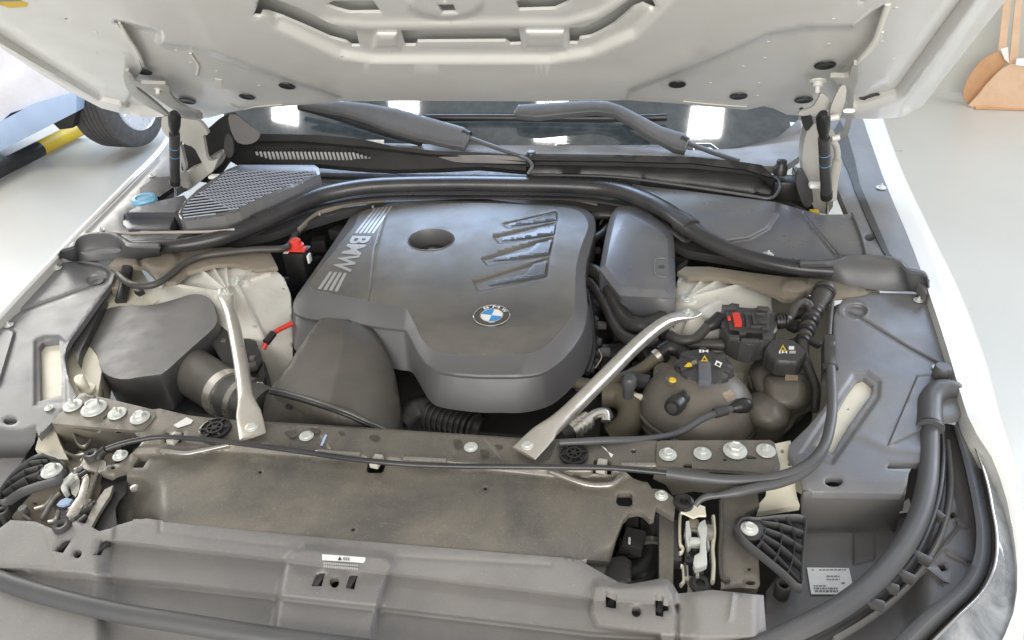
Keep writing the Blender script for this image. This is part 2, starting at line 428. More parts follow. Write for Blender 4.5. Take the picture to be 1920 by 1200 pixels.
# ---- hood
HO = [(-560, -260), (-420, -120), (-130, 0), (0, 88), (70, 135), (130, 172), (190, 203), (245, 217), (285, 221), (300, 219), (390, 221), (425, 212), (470, 203), (560, 197), (640, 190), (760, 189), (1000, 190), (1180, 188), (1270, 194), (1400, 206), (1432, 199), (1450, 203), (1475, 215), (1560, 221), (1640, 223), (1690, 220), (1722, 206), (1745, 180), (1775, 140), (1886, 0), (2010, -170), (2060, -260)]
slots = [
    [(751, 57), (973, 53), (975, 68), (978, 83), (957, 84), (948, 78), (783, 79), (779, 86), (760, 86)],
    [(474, 30), (482, 12), (489, -4), (505, -6), (560, 14), (612, 40), (640, 53), (668, 57), (675, 87), (660, 87), (650, 80), (620, 72), (570, 50), (530, 33), (502, 24), (492, 24), (488, 32)],
    [(1067, 52), (1095, 50), (1123, 37), (1160, 13), (1187, -6), (1220, -6), (1232, 15), (1225, 18), (1205, 9), (1187, 16), (1150, 48), (1123, 63), (1107, 70), (1087, 73), (1083, 82), (1068, 82)],
    [(608, 9), (625, 2), (700, 1), (716, 24), (655, 25), (630, 18)],
    [(967, 3), (985, -4), (1075, -6), (1062, 8), (1040, 18), (973, 20)],
    [(820, 9), (850, 8), (857, 25), (830, 26)],
    [(832, -6), (835, -10), (840, -8), (836, 4), (831, 3)],
    oval(125, 36, 4, 2, 8, 20), oval(1617, 3, 5, 2.5, 8),
]
pocketL = [(222, 40), (300, 60), (300, 82), (360, 88), (433, 113), (540, 150), (640, 183), (640, 260), (200, 260), (270, 130), (262, 100), (243, 72)]
pocketR = [(1640, 20), (1600, 50), (1513, 52), (1440, 64), (1360, 100), (1280, 133), (1180, 170), (1150, 260), (1600, 260), (1573, 140), (1600, 113), (1633, 77), (1663, 10)]
center_in = [(440, -40), (520, 45), (640, 100), (700, 110), (1030, 110), (1110, 95), (1190, 60), (1290, -40), (1290, -300), (440, -300)]
edgeL = [(-300, -150), (-60, 25), (70, 108), (190, 180), (300, 205)]
edgeR = [(1960, -200), (1830, -40), (1720, 110), (1680, 165), (1600, 190)]
hoodz = add(0.0, bump(pocketL, -.020, 9), bump(pocketR, -.020, 9), bump(center_in, -.014, 22),
            ridge(edgeL, -.024, 11), ridge(edgeR, -.024, 11),
            bump([(-900, -300), (-60, 55), (60, 125), (190, 197), (250, 212), (250, 400), (-900, 400)], -.014, 16),
            bump([(2090, -300), (1850, -10), (1745, 150), (1700, 200), (1700, 300), (2300, 300)], -.014, 16),
            bump([(706, 62), (745, 62), (748, 92), (700, 92)], .008, 10), bump([(985, 58), (1058, 58), (1060, 92), (985, 90)], .008, 10),
            bump(oval(835, 5, 70, 30), .008, 12), ridge([(640, 158), (900, 163), (1180, 160), (1290, 110)], .004, 20),
            ridge([(600, 42), (690, 50), (980, 46), (1060, 46), (1120, 30), (1190, -14)], .006, 7))
hood = sheet('hood', HO, hoodz, M['hood'], CAR, holes=slots, step=7, skirt=.006, drop=.001, pl=HP, smooth=60, label='white underside of the raised hood with pressed ribs and slots')
_v, _f = sheet_geo([(x, y - 4) for x, y in HO], add(-.004), step=60, skirt=.004, pl=HP)
link('outer_skin', mesh([np.array(p) - HP[0] * .045 for p in _v], _f), M['paint'], hood, smooth=60)
def hn(px, py, d=0.0): return U(px, py, float(hoodz(np.array([px]), np.array([py]))[0]) + d, HP)
HN = HP[0]
for (x, y, r) in [(267, 133, 15), (351, 189, 14), (463, 181, 13), (538, 161, 14), (1547, 122, 17), (1507, 187, 15), (1385, 180, 15), (1270, 158, 15), (1630, 180, 16)]:
    c = hn(x, y, .003); rr = r * np.linalg.norm(c - CAM) / F
    lathe('rubber_plug', [(rr * 1.0, .0005), (rr * .96, .0022), (rr * .8, .0026), (rr * .7, .0012), (0.0005, .001)], c, M['black'], hood, ax=HN, n=20)
for (x, y) in [(331, 94), (358, 117), (407, 133), (486, 160), (435, 181), (230, 98), (180, 60), (1332, 155), (1393, 124), (1434, 108), (1423, 155), (1420, 179), (1553, 82), (1562, 35), (1653, 77), (1680, 14), (1675, 110), (732, 98), (1014, 94), (1440, 78), (180, 98), (640, 105)]:
    lathe('weld_dimple', [(.004, .0004), (.003, .0014), (.0004, .0016)], hn(x, y), M['hood'], hood, ax=HN, n=10)
def bead(pts, r=.0035):
    P = np.array([hn(x, y, .002) for x, y in pts]); return tube3('sealer_bead', cr(P, 5), r, M['seamer'], hood, rh=r * .5, n=8, up=tuple(HN))
bead([(1665, 8), (1652, 45), (1638, 80), (1612, 112), (1598, 128)], .005); bead([(1655, 60), (1636, 92), (1606, 120)], .003)
bead([(222, 42), (236, 66), (247, 82), (262, 108), (268, 124)], .0045); bead([(357, 100), (366, 114), (372, 124), (369, 140)], .003)
bead([(430, 196), (455, 205), (480, 200), (530, 196)], .003); bead([(1280, 190), (1340, 196), (1400, 200)], .003)
bead([(300, 150), (320, 190), (345, 212)], .002)
for q in [[(403, 148), (416, 150), (415, 166), (402, 164)]]: sheet('foam_patch', q, add(hoodz, .001), M['seamer'], hood, step=10, skirt=.001, pl=HP)
sheet('warning_sticker', [(-6, -4), (22, -3), (53, 7), (50, 13), (18, 15), (-6, 8)], add(hoodz, .001), M['yellow'], hood, step=8, skirt=.0005, pl=HP)
sheet('warning_sticker', [(-8, -12), (36, -8), (40, 2), (20, 3), (-8, 3)], add(hoodz, .0016), M['inkg'], hood, step=8, skirt=.0005, pl=HP)
# ---------------------------------------------------------------- windscreen
_g = np.array([0, -.50, .866]); WS = (_g, float(_g @ np.array([0, 1.93, .985])))
sheet('windscreen', [(380, 60), (1560, 60), (1500, 222), (1460, 256), (1380, 276), (1300, 284), (1150, 288), (1000, 286), (870, 284), (700, 278), (560, 266), (470, 262), (420, 246)], add(lambda x, y: -.02 * ((x - 960) / 500) ** 2), M['glass'], CAR, step=16, skirt=0, pl=WS, smooth=None, label='dark windscreen glass mirroring four white strip lamps')
for p_ in bpy.data.objects['windscreen'].data.polygons: p_.use_smooth = True
# ceiling strip lamps whose reflections stand in the glass
def mirror(px, py, h=4.2):
    q = U(px, py, -.02 * ((px - 960) / 500) ** 2, WS); d = (q - CAM) / np.linalg.norm(q - CAM); n = np.array([.04 * (px - 960) / 500 * .9, 0, 0]) + _g; n /= np.linalg.norm(n)
    r = d - 2 * (d @ n) * n; t = (h - q[2]) / r[2]; return q + r * t
LM = mat('lamp_panel', (.9, .9, .9), emit=((1.0, .98, .94), 22.0))
lampl = ['ceiling strip lamp mirrored at the left end of the windscreen', 'ceiling strip lamp mirrored above the left wiper arm', 'ceiling strip lamp mirrored in the middle of the windscreen behind the right wiper', 'ceiling strip lamp mirrored at the right end of the windscreen']
for i, qd in enumerate([[(500, 214), (545, 204), (543, 246), (498, 238)], [(722, 188), (778, 188), (776, 217), (722, 204)], [(1010, 186), (1070, 186), (1066, 264), (1003, 263)], [(1314, 199), (1380, 200), (1374, 256), (1307, 258)]]):
    v = [mirror(*p) for p in qd]
    o = quad('ceiling_lamp', v, LM, th=.03, cat='lamp', group='ceiling strip lamps', label=lampl[i])
# ---------------------------------------------------------------- bolts
def hexbolt_me(r, washer=True, name='bolt', tall=1.0):
    parts = []
    if washer: parts.append(lathe_geo([(r * .95, 0), (r, r * .06), (r * .98, r * .14), (r * .72, r * .2), (r * .6, r * .34)], n=20))
    rings = []
    for rr, h in [(.60, .05), (.60, (.62 * tall)), (.52, .72 * tall), (.40, .72 * tall), (.34, .66 * tall)]:
        rings.append([(r * rr * math.cos(a), r * rr * math.sin(a), r * h) for a in [math.pi * i / 3 for i in range(6)]])
    parts.append(stack_geo(rings[::-1]))
    v, f = join(parts); me = fixn(mesh(v, f, name)); me.materials.append(M['zinc']); me.shade_smooth(); me.set_sharp_from_angle(angle=math.radians(30)); return me
def studnut_me(r, name='stud_nut'):
    parts = [lathe_geo([(r * .95, 0), (r, r * .08), (r * .95, r * .16), (r * .55, r * .2)], n=20)]
    rings = [[(r * rr * math.cos(a), r * rr * math.sin(a), r * h) for a in [math.pi * i / 3 for i in range(6)]] for rr, h in [(.50, .1), (.50, .42), (.42, .5), (.2, .5)]]
    parts.append(stack_geo(rings[::-1])); parts.append(lathe_geo([(r * .2, 0), (r * .2, r * .85), (r * .12, r * .92)], n=12))
    v, f = join(parts); me = fixn(mesh(v, f, name)); me.materials.append(M['zinc']); me.shade_smooth(); me.set_sharp_from_angle(angle=math.radians(30)); return me
BOLT = hexbolt_me(.015); FLAT = hexbolt_me(.015, tall=.35, name='flat_bolt'); STUD = studnut_me(.015)
def bolt(px, py, z, rpx, parent, me=None, name='bolt', pl=ZP, rz=None):
    c = U(px, py, z, pl); o = bpy.data.objects.new(name, me or BOLT); COL.objects.link(o); setp(o, parent, c)
    s = rpx * np.linalg.norm(c - CAM) / F / .015; o.scale = (s, s, s)
    q = Vector(pl[0]).to_track_quat('Z', 'Y').to_euler(); o.rotation_euler = q
    if pl is ZP: o.rotation_euler = (0, 0, rz if rz is not None else random.uniform(0, 1))
    return o
# ---------------------------------------------------------------- body shell of the bay
quadv = [(-.80, .66, .52), (.80, .66, .52), (.86, 1.95, .52), (-.86, 1.95, .52)]
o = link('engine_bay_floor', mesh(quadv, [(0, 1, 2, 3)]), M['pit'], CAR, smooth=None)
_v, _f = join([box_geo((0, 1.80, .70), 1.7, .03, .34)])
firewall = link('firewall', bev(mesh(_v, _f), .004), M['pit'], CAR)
# fenders
def fender(name, inner, outer, zi, zo, **kw):
    """inner and outer edge in pixels; the outer edge rolls down and falls as the car's side"""
    I = cr([U(p[0], p[1], p[2] if len(p) > 2 else zi) for p in inner], 8); O = cr([U(p[0], p[1], p[2] if len(p) > 2 else zo) for p in outer], 8)
    n = 60
    def rs(A):
        d = np.r_[0, np.cumsum(np.linalg.norm(np.diff(A, axis=0), axis=1))]; t = np.linspace(0, d[-1], n)
        return np.stack([np.interp(t, d, A[:, k]) for k in range(3)], 1)
    I = rs(I); O = rs(O); sgn = np.sign(O[0, 0]); R = []
    R.append(I + [0, 0, -.04]); R.append(I + [0, 0, -.004]); R.append(I)
    for t in (.15, .35, .55, .75, .9): R.append(I * (1 - t) + O * t + np.array([0, 0, .006 * math.sin(t * math.pi)]))
    R.append(O); 
    for k, (dx, dz) in enumerate([(.006, -.012), (.012, -.04), (.022, -.14), (.03, -.30), (.02, -.48), (0, -.62)]): R.append(O + [sgn * dx, 0, dz])
    V = [tuple(p) for r in R for p in r]; Fc = []
    for a in range(len(R) - 1):
        for b in range(n - 1): Fc.append((a * n + b, a * n + b + 1, (a + 1) * n + b + 1, (a + 1) * n + b))
    me = mesh(V, Fc); o = link(name, fixn(me), M['paint'], CAR, smooth=50, **kw); return o
FR = fender('fender', [(1600, 150), (1618, 222), (1655, 330), (1700, 438), (1738, 538), (1772, 640), (1802, 740), (1823, 800), (1856, 850, .885), (1878, 905, .875), (1893, 960, .866), (1903, 1020, .86), (1908, 1085, .858), (1900, 1150, .856), (1872, 1215, .854), (1840, 1270, .85)], [(1636, 150), (1656, 222), (1692, 320), (1742, 425), (1798, 540), (1848, 670), (1878, 780), (1904, 860, .872), (1914, 930, .86), (1921, 1000, .85), (1924, 1070, .84), (1922, 1140, .835), (1910, 1210, .83), (1880, 1290, .825)], .90, .885, label='white fender on the right with the floor beyond it')
FL = fender('fender', [(330, 235), (303, 284), (236, 352), (150, 440), (90, 503), (40, 556), (-60, 668), (-160, 800)], [(322, 235), (296, 279), (229, 347), (142, 434), (82, 498), (32, 551), (-70, 658), (-170, 790)], .896, .892, label='white fender on the left seen edge on')
# cream inner body metal under the covers
sheet('inner_body_panel', [(60, 640), (130, 560), (200, 520), (260, 500), (300, 560), (200, 640), (180, 760), (120, 800), (40, 780)], .845, M['cream'], CAR, step=30, skirt=.05, label='cream painted body metal showing beside the left cover')
sheet('inner_body_panel', [(1270, 520), (1445, 520), (1560, 575), (1600, 560), (1640, 700), (1650, 760), (1520, 900), (1440, 860), (1400, 780), (1395, 700), (1300, 690), (1225, 700), (1230, 640)], .765, M['cream'], CAR, holes=[oval(1332, 634, 9, 4), [(1370, 655), (1394, 655), (1396, 672), (1372, 672)]], step=20, skirt=.04, label='cream painted body metal behind the coolant tanks')
for p in [[(-5, 650), (120, 650), (120, 790), (-5, 790)]]:
    pass
# ---- left fender liner cover
LLo = [(-60, 640), (0, 596), (60, 536), (112, 482), (150, 486), (180, 489), (205, 499), (216, 513), (210, 530), (187, 560), (150, 612), (131, 638), (124, 652), (121, 672), (125, 700), (134, 724), (144, 742), (118, 770), (72, 818), (66, 800), (45, 809), (0, 805), (-60, 800)]
groove = [(0, 603), (20, 590), (110, 560), (195, 528), (206, 516), (203, 507), (188, 499), (150, 492)]
llz = add(.878, ridge(groove, -.005, 2.5), bump(oval(183, 525, 20, 10), -.006, 8), bump([(-60, 610), (16, 617), (28, 622), (0, 715), (-60, 760)], .006, 6), bump([(66, 640), (84, 632), (112, 632), (124, 642), (124, 760), (66, 760)], -.004, 8))
ll = sheet('fender_liner_cover', LLo, llz, M['grey'], CAR, holes=[[(73, 652), (80, 642), (111, 638), (116, 700), (115, 742), (75, 752)], oval(19, 790, 13, 7)], step=4, skirt=.012, drop=.001, label='blue grey plastic cover along the left fender')
sheet('step_face', [(-60, 806), (0, 806), (45, 810), (64, 800), (60, 822), (44, 845), (38, 868), (0, 866), (-60, 870)], lambda x, y: .868 - (y - 803) * .0011, M['grey'], ll, step=10, skirt=.01)
sheet('inner_body_strip', [(60, 636), (122, 632), (124, 760), (60, 765)], .862, M['cream'], ll, step=20, skirt=.004)
for x, y in [(108, 503), (17, 610), (92, 765)]: bolt(x, y, .880, 7, ll, STUD, 'clip')
lathe('recess_cup', [(.013, .0), (.010, -.006), (.0005, -.007)], U(182, 528, .8735), M['dark'], ll, n=18)
# dark edge wall of the liner towards the bay
sheet('liner_edge', [(187, 552), (198, 560), (180, 600), (160, 640), (150, 660), (146, 680), (140, 660), (131, 640), (150, 608)], .862, M['dark'], ll, step=8, skirt=.03)
# ---- right fender liner cover
RLo = [(1563, 600), (1568, 580), (1580, 562), (1602, 552), (1640, 549), (1690, 550), (1738, 553), (1756, 600), (1776, 650), (1800, 718), (1812, 760), (1800, 780), (1770, 785), (1752, 800), (1728, 868), (1668, 868), (1663, 876), (1668, 883), (1704, 885), (1700, 912), (1692, 926), (1600, 924), (1524, 923), (1507, 912), (1500, 885), (1479, 852), (1480, 834), (1515, 800), (1545, 765), (1562, 735)]
slotR = [(1607, 712), (1620, 708), (1637, 722), (1636, 736), (1590, 800), (1561, 850), (1527, 836), (1565, 780), (1590, 735)]
rlz = add(.880, ridge([(1590, 585), (1620, 600), (1700, 650), (1755, 680), (1775, 690), (1778, 700)], -.005, 2.6), bump(oval(1600, 581, 29, 18), .002, 4), bump(oval(1605, 583, 20, 12), -.008, 7),
          bump([(1600, 702), (1625, 698), (1650, 715), (1648, 745), (1560, 870), (1500, 850)], -.004, 8), ridge([(1585, 800), (1670, 840), (1730, 845)], .002, 8), bump([(1720, 705), (1800, 700), (1830, 780), (1740, 800), (1665, 835)], .004, 4),
          lambda x, y: -.004 * sm((y - 900) / 26))
rl = sheet('fender_liner_cover', RLo, rlz, M['grey'], CAR, holes=[slotR, oval(1563, 903, 17, 10)], step=4, skirt=.012, drop=.001, label='blue grey plastic cover along the right fender')
sheet('step_face', [(1506, 915), (1524, 925), (1600, 926), (1692, 928), (1700, 914), (1692, 960), (1678, 1000), (1600, 1003), (1508, 1004)], lambda x, y: .872 - np.maximum(y - 925, 0) * .0011, M['airbox'], rl, step=8, skirt=.02)
sheet('inner_body_strip', [(1595, 700), (1645, 715), (1570, 870), (1510, 845)], .866, M['cream'], rl, holes=[oval(1590, 767, 3, 2, 8)], step=15, skirt=.004)
for x, y in [(1722, 563), (1757, 690)]: bolt(x, y, .882, 8, rl, STUD, 'clip')
lathe('rubber_buffer', [(.0125, -.01), (.0125, .018), (.011, .022), (.0004, .022)], U(1762, 706, .885), M['rubberg'], rl)
# ---- panels between hood hinges and seal
LU = [(112, 478), (160, 430), (236, 356), (303, 288), (330, 262), (352, 300), (345, 345), (300, 372), (258, 385), (235, 400), (232, 425), (250, 438), (330, 437), (360, 430), (300, 465), (180, 470)]
lu = sheet('hinge_side_cover', LU, add(.905, ridge([(165, 440), (300, 300)], -.004, 5)), M['grey'], CAR, step=10, skirt=.02, drop=.002, label='grey plastic cover beside the left hood hinge')
for x, y in [(285, 330), (190, 432)]: bolt(x, y, .907, 6, lu, STUD, 'clip')
sheet('hinge_recess', [(262, 352), (290, 333), (318, 330), (326, 350), (300, 368), (262, 378)], .912, M['black'], lu, step=12, skirt=.012)
RU = [(1540, 200), (1618, 224), (1655, 330), (1700, 440), (1737, 535), (1738, 552), (1700, 505), (1660, 490), (1560, 490), (1590, 400), (1560, 330)]
ru = sheet('hinge_side_cover', RU, .905, M['grey'], CAR, holes=[oval(1631, 445, 10, 7)], step=12, skirt=.02, drop=.002, label='grey plastic cover beside the right hood hinge')
bolt(1652, 352, .907, 8, ru, STUD, 'clip')
sheet('edge_gap_shade', [(1575, 225), (1590, 255), (1603, 300), (1612, 345), (1640, 410), (1668, 475), (1684, 492), (1672, 494), (1655, 470), (1628, 415), (1604, 360), (1590, 320), (1575, 290), (1560, 250)], .9075, M['black'], ru, step=10, skirt=.003)  # black strip laid on the cover stands in for a shaded gap
# ---------------------------------------------------------------- cowl
gb = add(.965)
sheet('windscreen_trim', [(445, 238), (470, 244), (560, 251), (700, 262), (860, 264), (1000, 266), (1150, 268), (1300, 262), (1385, 255), (1450, 242), (1500, 225), (1508, 262), (1500, 292), (1470, 312), (1400, 310), (1290, 300), (1150, 296), (1000, 294), (870, 292), (700, 278), (560, 262), (450, 258)],
      add(.940, ridge([(1290, 280), (1380, 276), (1500, 250)], -.012, 8)), M['front'], CAR, step=10, skirt=.02, label='dusty grey strip at the foot of the windscreen')
gr_hole = []
cgo = [(440, 252), (500, 251), (600, 253), (680, 261), (740, 275), (820, 283), (900, 286), (985, 292), (990, 320), (900, 312), (820, 316), (740, 318), (690, 316), (600, 308), (450, 306), (420, 290)]
slots_c = []
for i in range(29):
    t = i / 28; x = 476 + t * 212; y0 = 277 - 1.0 * math.sin(t * 3.14) + 2 * t; h = 22 - 12 * max(0, t - .82) / .18 - 8 * max(0, .1 - t) / .1
    y0 += 8 * max(0, t - .86) / .14
    slots_c.append([(x, y0), (x + 4.8, y0 - .5), (x + 5.0 + h * .30, y0 + h), (x + h * .30 + .3, y0 + h + .5)])
cowl = sheet('cowl_grille', cgo, add(lambda x, y: .985 - .0011 * (y - 250), below([430, 560, 700, 800, 900, 990], [264, 264, 276, 288, 296, 304], -.006, 5)), M['black'], CAR, holes=slots_c, step=6, skirt=.012, label='black slotted cowl grille in front of the windscreen, left half')
sheet('plenum_panel', [(440, 262), (720, 262), (720, 306), (440, 306)], lambda x, y: .970 - .0011 * (y - 250), M['white'], cowl, step=40, skirt=.005)
cr2 = sheet('cowl_channel', [(985, 292), (1010, 288), (1150, 290), (1300, 294), (1380, 302), (1428, 309), (1450, 330), (1462, 345), (1448, 368), (1400, 362), (1300, 348), (1210, 338), (1120, 330), (988, 326)],
            add(lambda x, y: .985 - .0010 * (y - 285), below([980, 1150, 1300, 1400, 1470], [300, 302, 306, 318, 340], -.02, 6)), M['black'], CAR, step=9, skirt=.03, drop=.002, label='black cowl channel in front of the windscreen, right half')
tube('drip_edge', [(1000, 328, .922), (1150, 332, .922), (1280, 348, .920), (1400, 366, .918), (1445, 371, .918), (1462, 352, .922), (1458, 332, .93)], .0035, M['rubberg'], cr2)
lathe('wiper_spindle', [(.016, 0), (.016, .018), (.012, .024), (.012, .034), (.0006, .036)], U(1462, 326, .935), M['black'], cr2)
block('hinge_side_block', U(1475, 352, .90), .07, .05, .05, M['black'], cr2, b=.006)
for k in range(4): block('rib', U(1490 + k * 4, 325 + k * 2, .925), .004, .05, .02, M['black'], cr2, b=.001)
# hidden filler behind the seal
sheet('bulkhead_shelf', [(180, 440), (330, 400), (470, 300), (700, 305), (985, 310), (1200, 330), (1450, 360), (1560, 420), (1640, 500), (1500, 505), (1290, 470), (1150, 400), (900, 372), (700, 380), (500, 440), (300, 470)], .865, M['dark'], CAR, step=25, skirt=.02, label='dark shelf between the rubber seal and the cowl')
# right bluish cowl cover
rc = sheet('microfilter_cover', [(1185, 345), (1215, 350), (1290, 358), (1400, 372), (1452, 378), (1500, 392), (1540, 402), (1600, 402), (1618, 440), (1628, 486), (1590, 486), (1560, 492), (1500, 488), (1420, 478), (1350, 458), (1290, 425), (1240, 378)],
           add(.905, bump([(1100, 330), (1456, 350), (1458, 400), (1440, 428), (1405, 447), (1350, 455), (1300, 480), (1100, 480)], .012, 9), ridge([(1500, 395), (1570, 480)], -.004, 5), bump([(1505, 398), (1620, 398), (1640, 490), (1575, 480)], .006, 8)),
           M['bluegrey'], CAR, holes=[], step=4.5, skirt=.02, drop=.002, label='smooth blue grey cover between the right hinge and the rubber seal')
bolt(1440, 478, .907, 10, rc, STUD, 'clip')
tube('cover_edge', [(1598, 400, .915), (1614, 440, .915), (1626, 486, .915)], .0025, M['rubberg'], rc)
# left mesh filter cover
mo = [(448, 309), (589, 309), (597, 314), (600, 326), (562, 346), (520, 364), (480, 381), (449, 396), (422, 404), (380, 410), (345, 414), (336, 408), (335, 398), (346, 378), (372, 354), (400, 335), (425, 318)]
mi = [(425, 322), (470, 321), (592, 322), (586, 328), (560, 341), (520, 356), (480, 374), (446, 391), (420, 398), (380, 404), (345, 409), (341, 402), (350, 382), (374, 362), (386, 356), (400, 344), (410, 336)]
mc = sheet('filter_housing_lid', mo, add(.945), M['bluegrey'], CAR, holes=[mi], step=4, skirt=.035, drop=.0015, label='blue grey filter housing lid with a mesh grille at the left')
sheet('filter_element', mo, .920, M['black'], mc, step=30, skirt=.004)
bars = []
A_ = U(344, 407, .944); 
def clipseg(p, q):
    out = []; ts = np.linspace(0, 1, 160); x = p[0] + (q[0] - p[0]) * ts; y = p[1] + (q[1] - p[1]) * ts; ins = sd(x, y, mi) > -1
    st = None
    for i, k in enumerate(ins):
        if k and st is None: st = i
        if (not k or i == len(ins) - 1) and st is not None:
            if i - st > 3: out.append(((x[st], y[st]), (x[i - 1], y[i - 1])))
            st = None
    return out
for fam in range(2):
    for k in range(60):
        if fam == 0: p = (250 + k * 8.6, 300); q = (p[0] + 250, 425)
        else: p = (300, 292 + k * 5.0 + 14); q = (640, 292 + k * 5.0 - 22)
        if fam == 1: p = (300, 250 + k * 5.4); q = (640, 250 + k * 5.4 - 42); 
        if fam == 1: p = (p[0], p[1] + 40); q = (q[0], q[1] + 40)
        for s, e in clipseg(p, q):
            a = U(*s, .944); b = U(*e, .944); bars.append(sweep_geo([a, b], .0013, .0022, n=4))
v, f = join(bars); link('mesh_grille', fixn(mesh(v, f)), M['meshbar'], mc, smooth=None, kind='stuff')
sheet('red_label', oval(480, 394, 14, 5), .918, M['red'], mc, step=8, skirt=.001)
# small box and washer cap left
lb = sheet('fluid_box', [(232, 402), (262, 384), (310, 374), (345, 366), (352, 376), (330, 400), (318, 428), (292, 430), (240, 430), (231, 420)], add(.935, bump([(228, 402), (330, 402), (330, 450), (228, 450)], -.02, 8)), M['bluegrey'], CAR, step=6, skirt=.04, drop=.002, label='small blue grey box with a bevelled front below the left gas strut')
wc = U(270, 372, .935)
lathe('washer_filler_cap', [(.030, -.01), (.030, .0), (.027, .004), (.020, .005), (.018, .002), (.0005, .002)], wc, M['bluep'], CAR, n=28, label='light blue round washer filler cap')
block('thin_rod', U(300, 436, .915), .10, .006, .006, M['bumper'], lb)
tube('vacuum_line', [(200, 434, .92), (215, 438, .92), (300, 436, .92), (400, 434, .92), (440, 430, .92)], .0035, M['bumper'], CAR, label='thin grey line running below the filter lid')
# ---------------------------------------------------------------- wipers
def wiper(outl, thin, bladepts, lab, z=.040, skw=.016):
    a = sheet('wiper_arm', outl, add(z, bump(outl, .008, 14)), M['rubberg'], CAR, step=6, skirt=skw, smooth=70, pl=WS, label=lab)
    tube('arm_rod', thin, .008, M['rubberg'], a, rh=.006, pl=WS)
    if bladepts: tube('wiper_blade', bladepts, .008, M['black'], a, rh=.010, pl=WS)
    return a
wl_ = wiper([(556, 196), (580, 192), (640, 189), (690, 194), (740, 203), (800, 219), (868, 238), (881, 247), (878, 262), (870, 276), (840, 272), (780, 258), (720, 240), (680, 224), (640, 212), (600, 205)], [(868, 252, .034), (890, 262, .032), (940, 280, .036), (985, 294, .045)], [(560, 200, .014), (640, 222, .014), (720, 248, .014), (790, 268, .014)], 'black wiper arm reaching down from the left to the middle of the cowl')
lathe('spindle_cap', [(.012, -.02), (.012, .008), (.009, .012), (.0005, .012)], U(996, 292, .972), M['black'], wl_)
tube('washer_hose', [(975, 294, .975), (990, 300, .972), (998, 312, .962), (990, 326, .945)], .004, M['rubberg'], wl_)
wr_ = wiper([(963, 209), (972, 196), (1010, 194), (1060, 191), (1110, 188), (1140, 190), (1165, 198), (1200, 216), (1240, 237), (1283, 250), (1292, 262), (1284, 284), (1262, 279), (1220, 256), (1180, 230), (1150, 214), (1118, 209), (1060, 214), (1005, 220), (968, 216)], [(1280, 264, .034), (1300, 272, .036), (1340, 287, .045), (1385, 302, .055)], [(800, 221, .014), (900, 221, .014), (1060, 222, .014), (1180, 222, .014), (1250, 220, .014)], 'black wiper arm lying across the right part of the windscreen')
tube('joint_collar', [(1276, 262, .036), (1288, 268, .034)], .015, M['black'], wr_, pl=WS); tube('joint_collar', [(868, 250, .036), (880, 256, .034)], .014, M['black'], wl_, pl=WS)
# ---------------------------------------------------------------- hood hinges and gas struts
def plate(name, outl, y, th, mt, parent, **kw): return sheet(name, outl, add(0.0), mt, parent, step=8, skirt=th, pl=YP(y), smooth=35, rnd=1, **kw)
def hplate(name, outl, off, th, mt, parent, **kw): return sheet(name, outl, add(off), mt, parent, step=8, skirt=th, drop=.001, pl=HP, smooth=35, rnd=1, **kw)
yl = 1.60
hl = hplate('hood_hinge', [(232, 134), (244, 134), (256, 156), (290, 158), (316, 158), (319, 180), (345, 202), (382, 216), (372, 224), (352, 224), (310, 196), (262, 164), (252, 163), (290, 192), (330, 228), (318, 222), (258, 190), (238, 168), (231, 148)], .022, .008, M['hinge'], CAR, label='white painted hinge plates under the left corner of the hood')
plate('hinge_link', [(306, 216), (356, 224), (374, 226), (388, 244), (390, 254), (380, 252), (383, 268), (388, 300), (400, 302), (410, 296), (406, 305), (400, 320), (394, 326), (388, 320), (374, 296), (364, 276), (345, 270), (338, 262), (336, 284), (344, 320), (350, 338), (356, 354), (340, 352), (336, 330), (340, 322), (350, 318), (343, 290), (338, 270), (318, 262), (303, 244), (302, 226)], 1.62, .012, M['hinge'], hl)
plate('hinge_base', [(330, 340), (342, 326), (362, 318), (392, 296), (410, 290), (404, 318), (388, 330), (370, 345), (350, 360), (328, 362), (322, 352)], 1.66, .05, M['hinge'], hl)
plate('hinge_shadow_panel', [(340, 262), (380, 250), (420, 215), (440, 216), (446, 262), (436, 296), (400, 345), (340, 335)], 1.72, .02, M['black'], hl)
plate('apron_flap', [(426, 214), (446, 216), (460, 230), (484, 246), (488, 256), (478, 268), (458, 272), (442, 266), (432, 244)], 1.70, .006, M['airbox'], hl)
plate('apron_flap', [(424, 246), (438, 262), (438, 292), (426, 298), (418, 280)], 1.69, .006, M['dark'], hl)
for x, y, r in [(297, 158, 13), (371, 218, 12)]:
    c = hn(x, y, .03); lathe('hinge_bolt', [(.014, 0), (.014, .003), (.009, .004), (.009, .012), (.005, .013), (.005, .024), (.0004, .025)], c, M['hood'], hl, ax=HN, n=12)
block('hinge_stop', U(402, 331, 0, YP(1.62)), .026, .02, .008, M['white'], hl, b=.003)
yr = 1.56
hr = hplate('hood_hinge', [(1598, 122), (1609, 122), (1609, 150), (1602, 168), (1600, 200), (1596, 235), (1588, 258), (1574, 262), (1572, 255), (1582, 250), (1588, 215), (1590, 170), (1560, 148), (1556, 145), (1592, 146), (1594, 136)], .03, .010, M['hinge'], CAR, label='white painted hinge plates under the right corner of the hood')
plate('hinge_link', [(1556, 206), (1566, 180), (1578, 158), (1588, 162), (1586, 185), (1578, 212), (1572, 228), (1556, 224)], 1.54, .008, M['hinge'], hr)
plate('hinge_mount', [(1540, 172), (1556, 186), (1560, 205), (1530, 212), (1508, 218), (1496, 216), (1500, 208), (1524, 202), (1534, 186)], 1.56, .008, M['hinge'], hr)
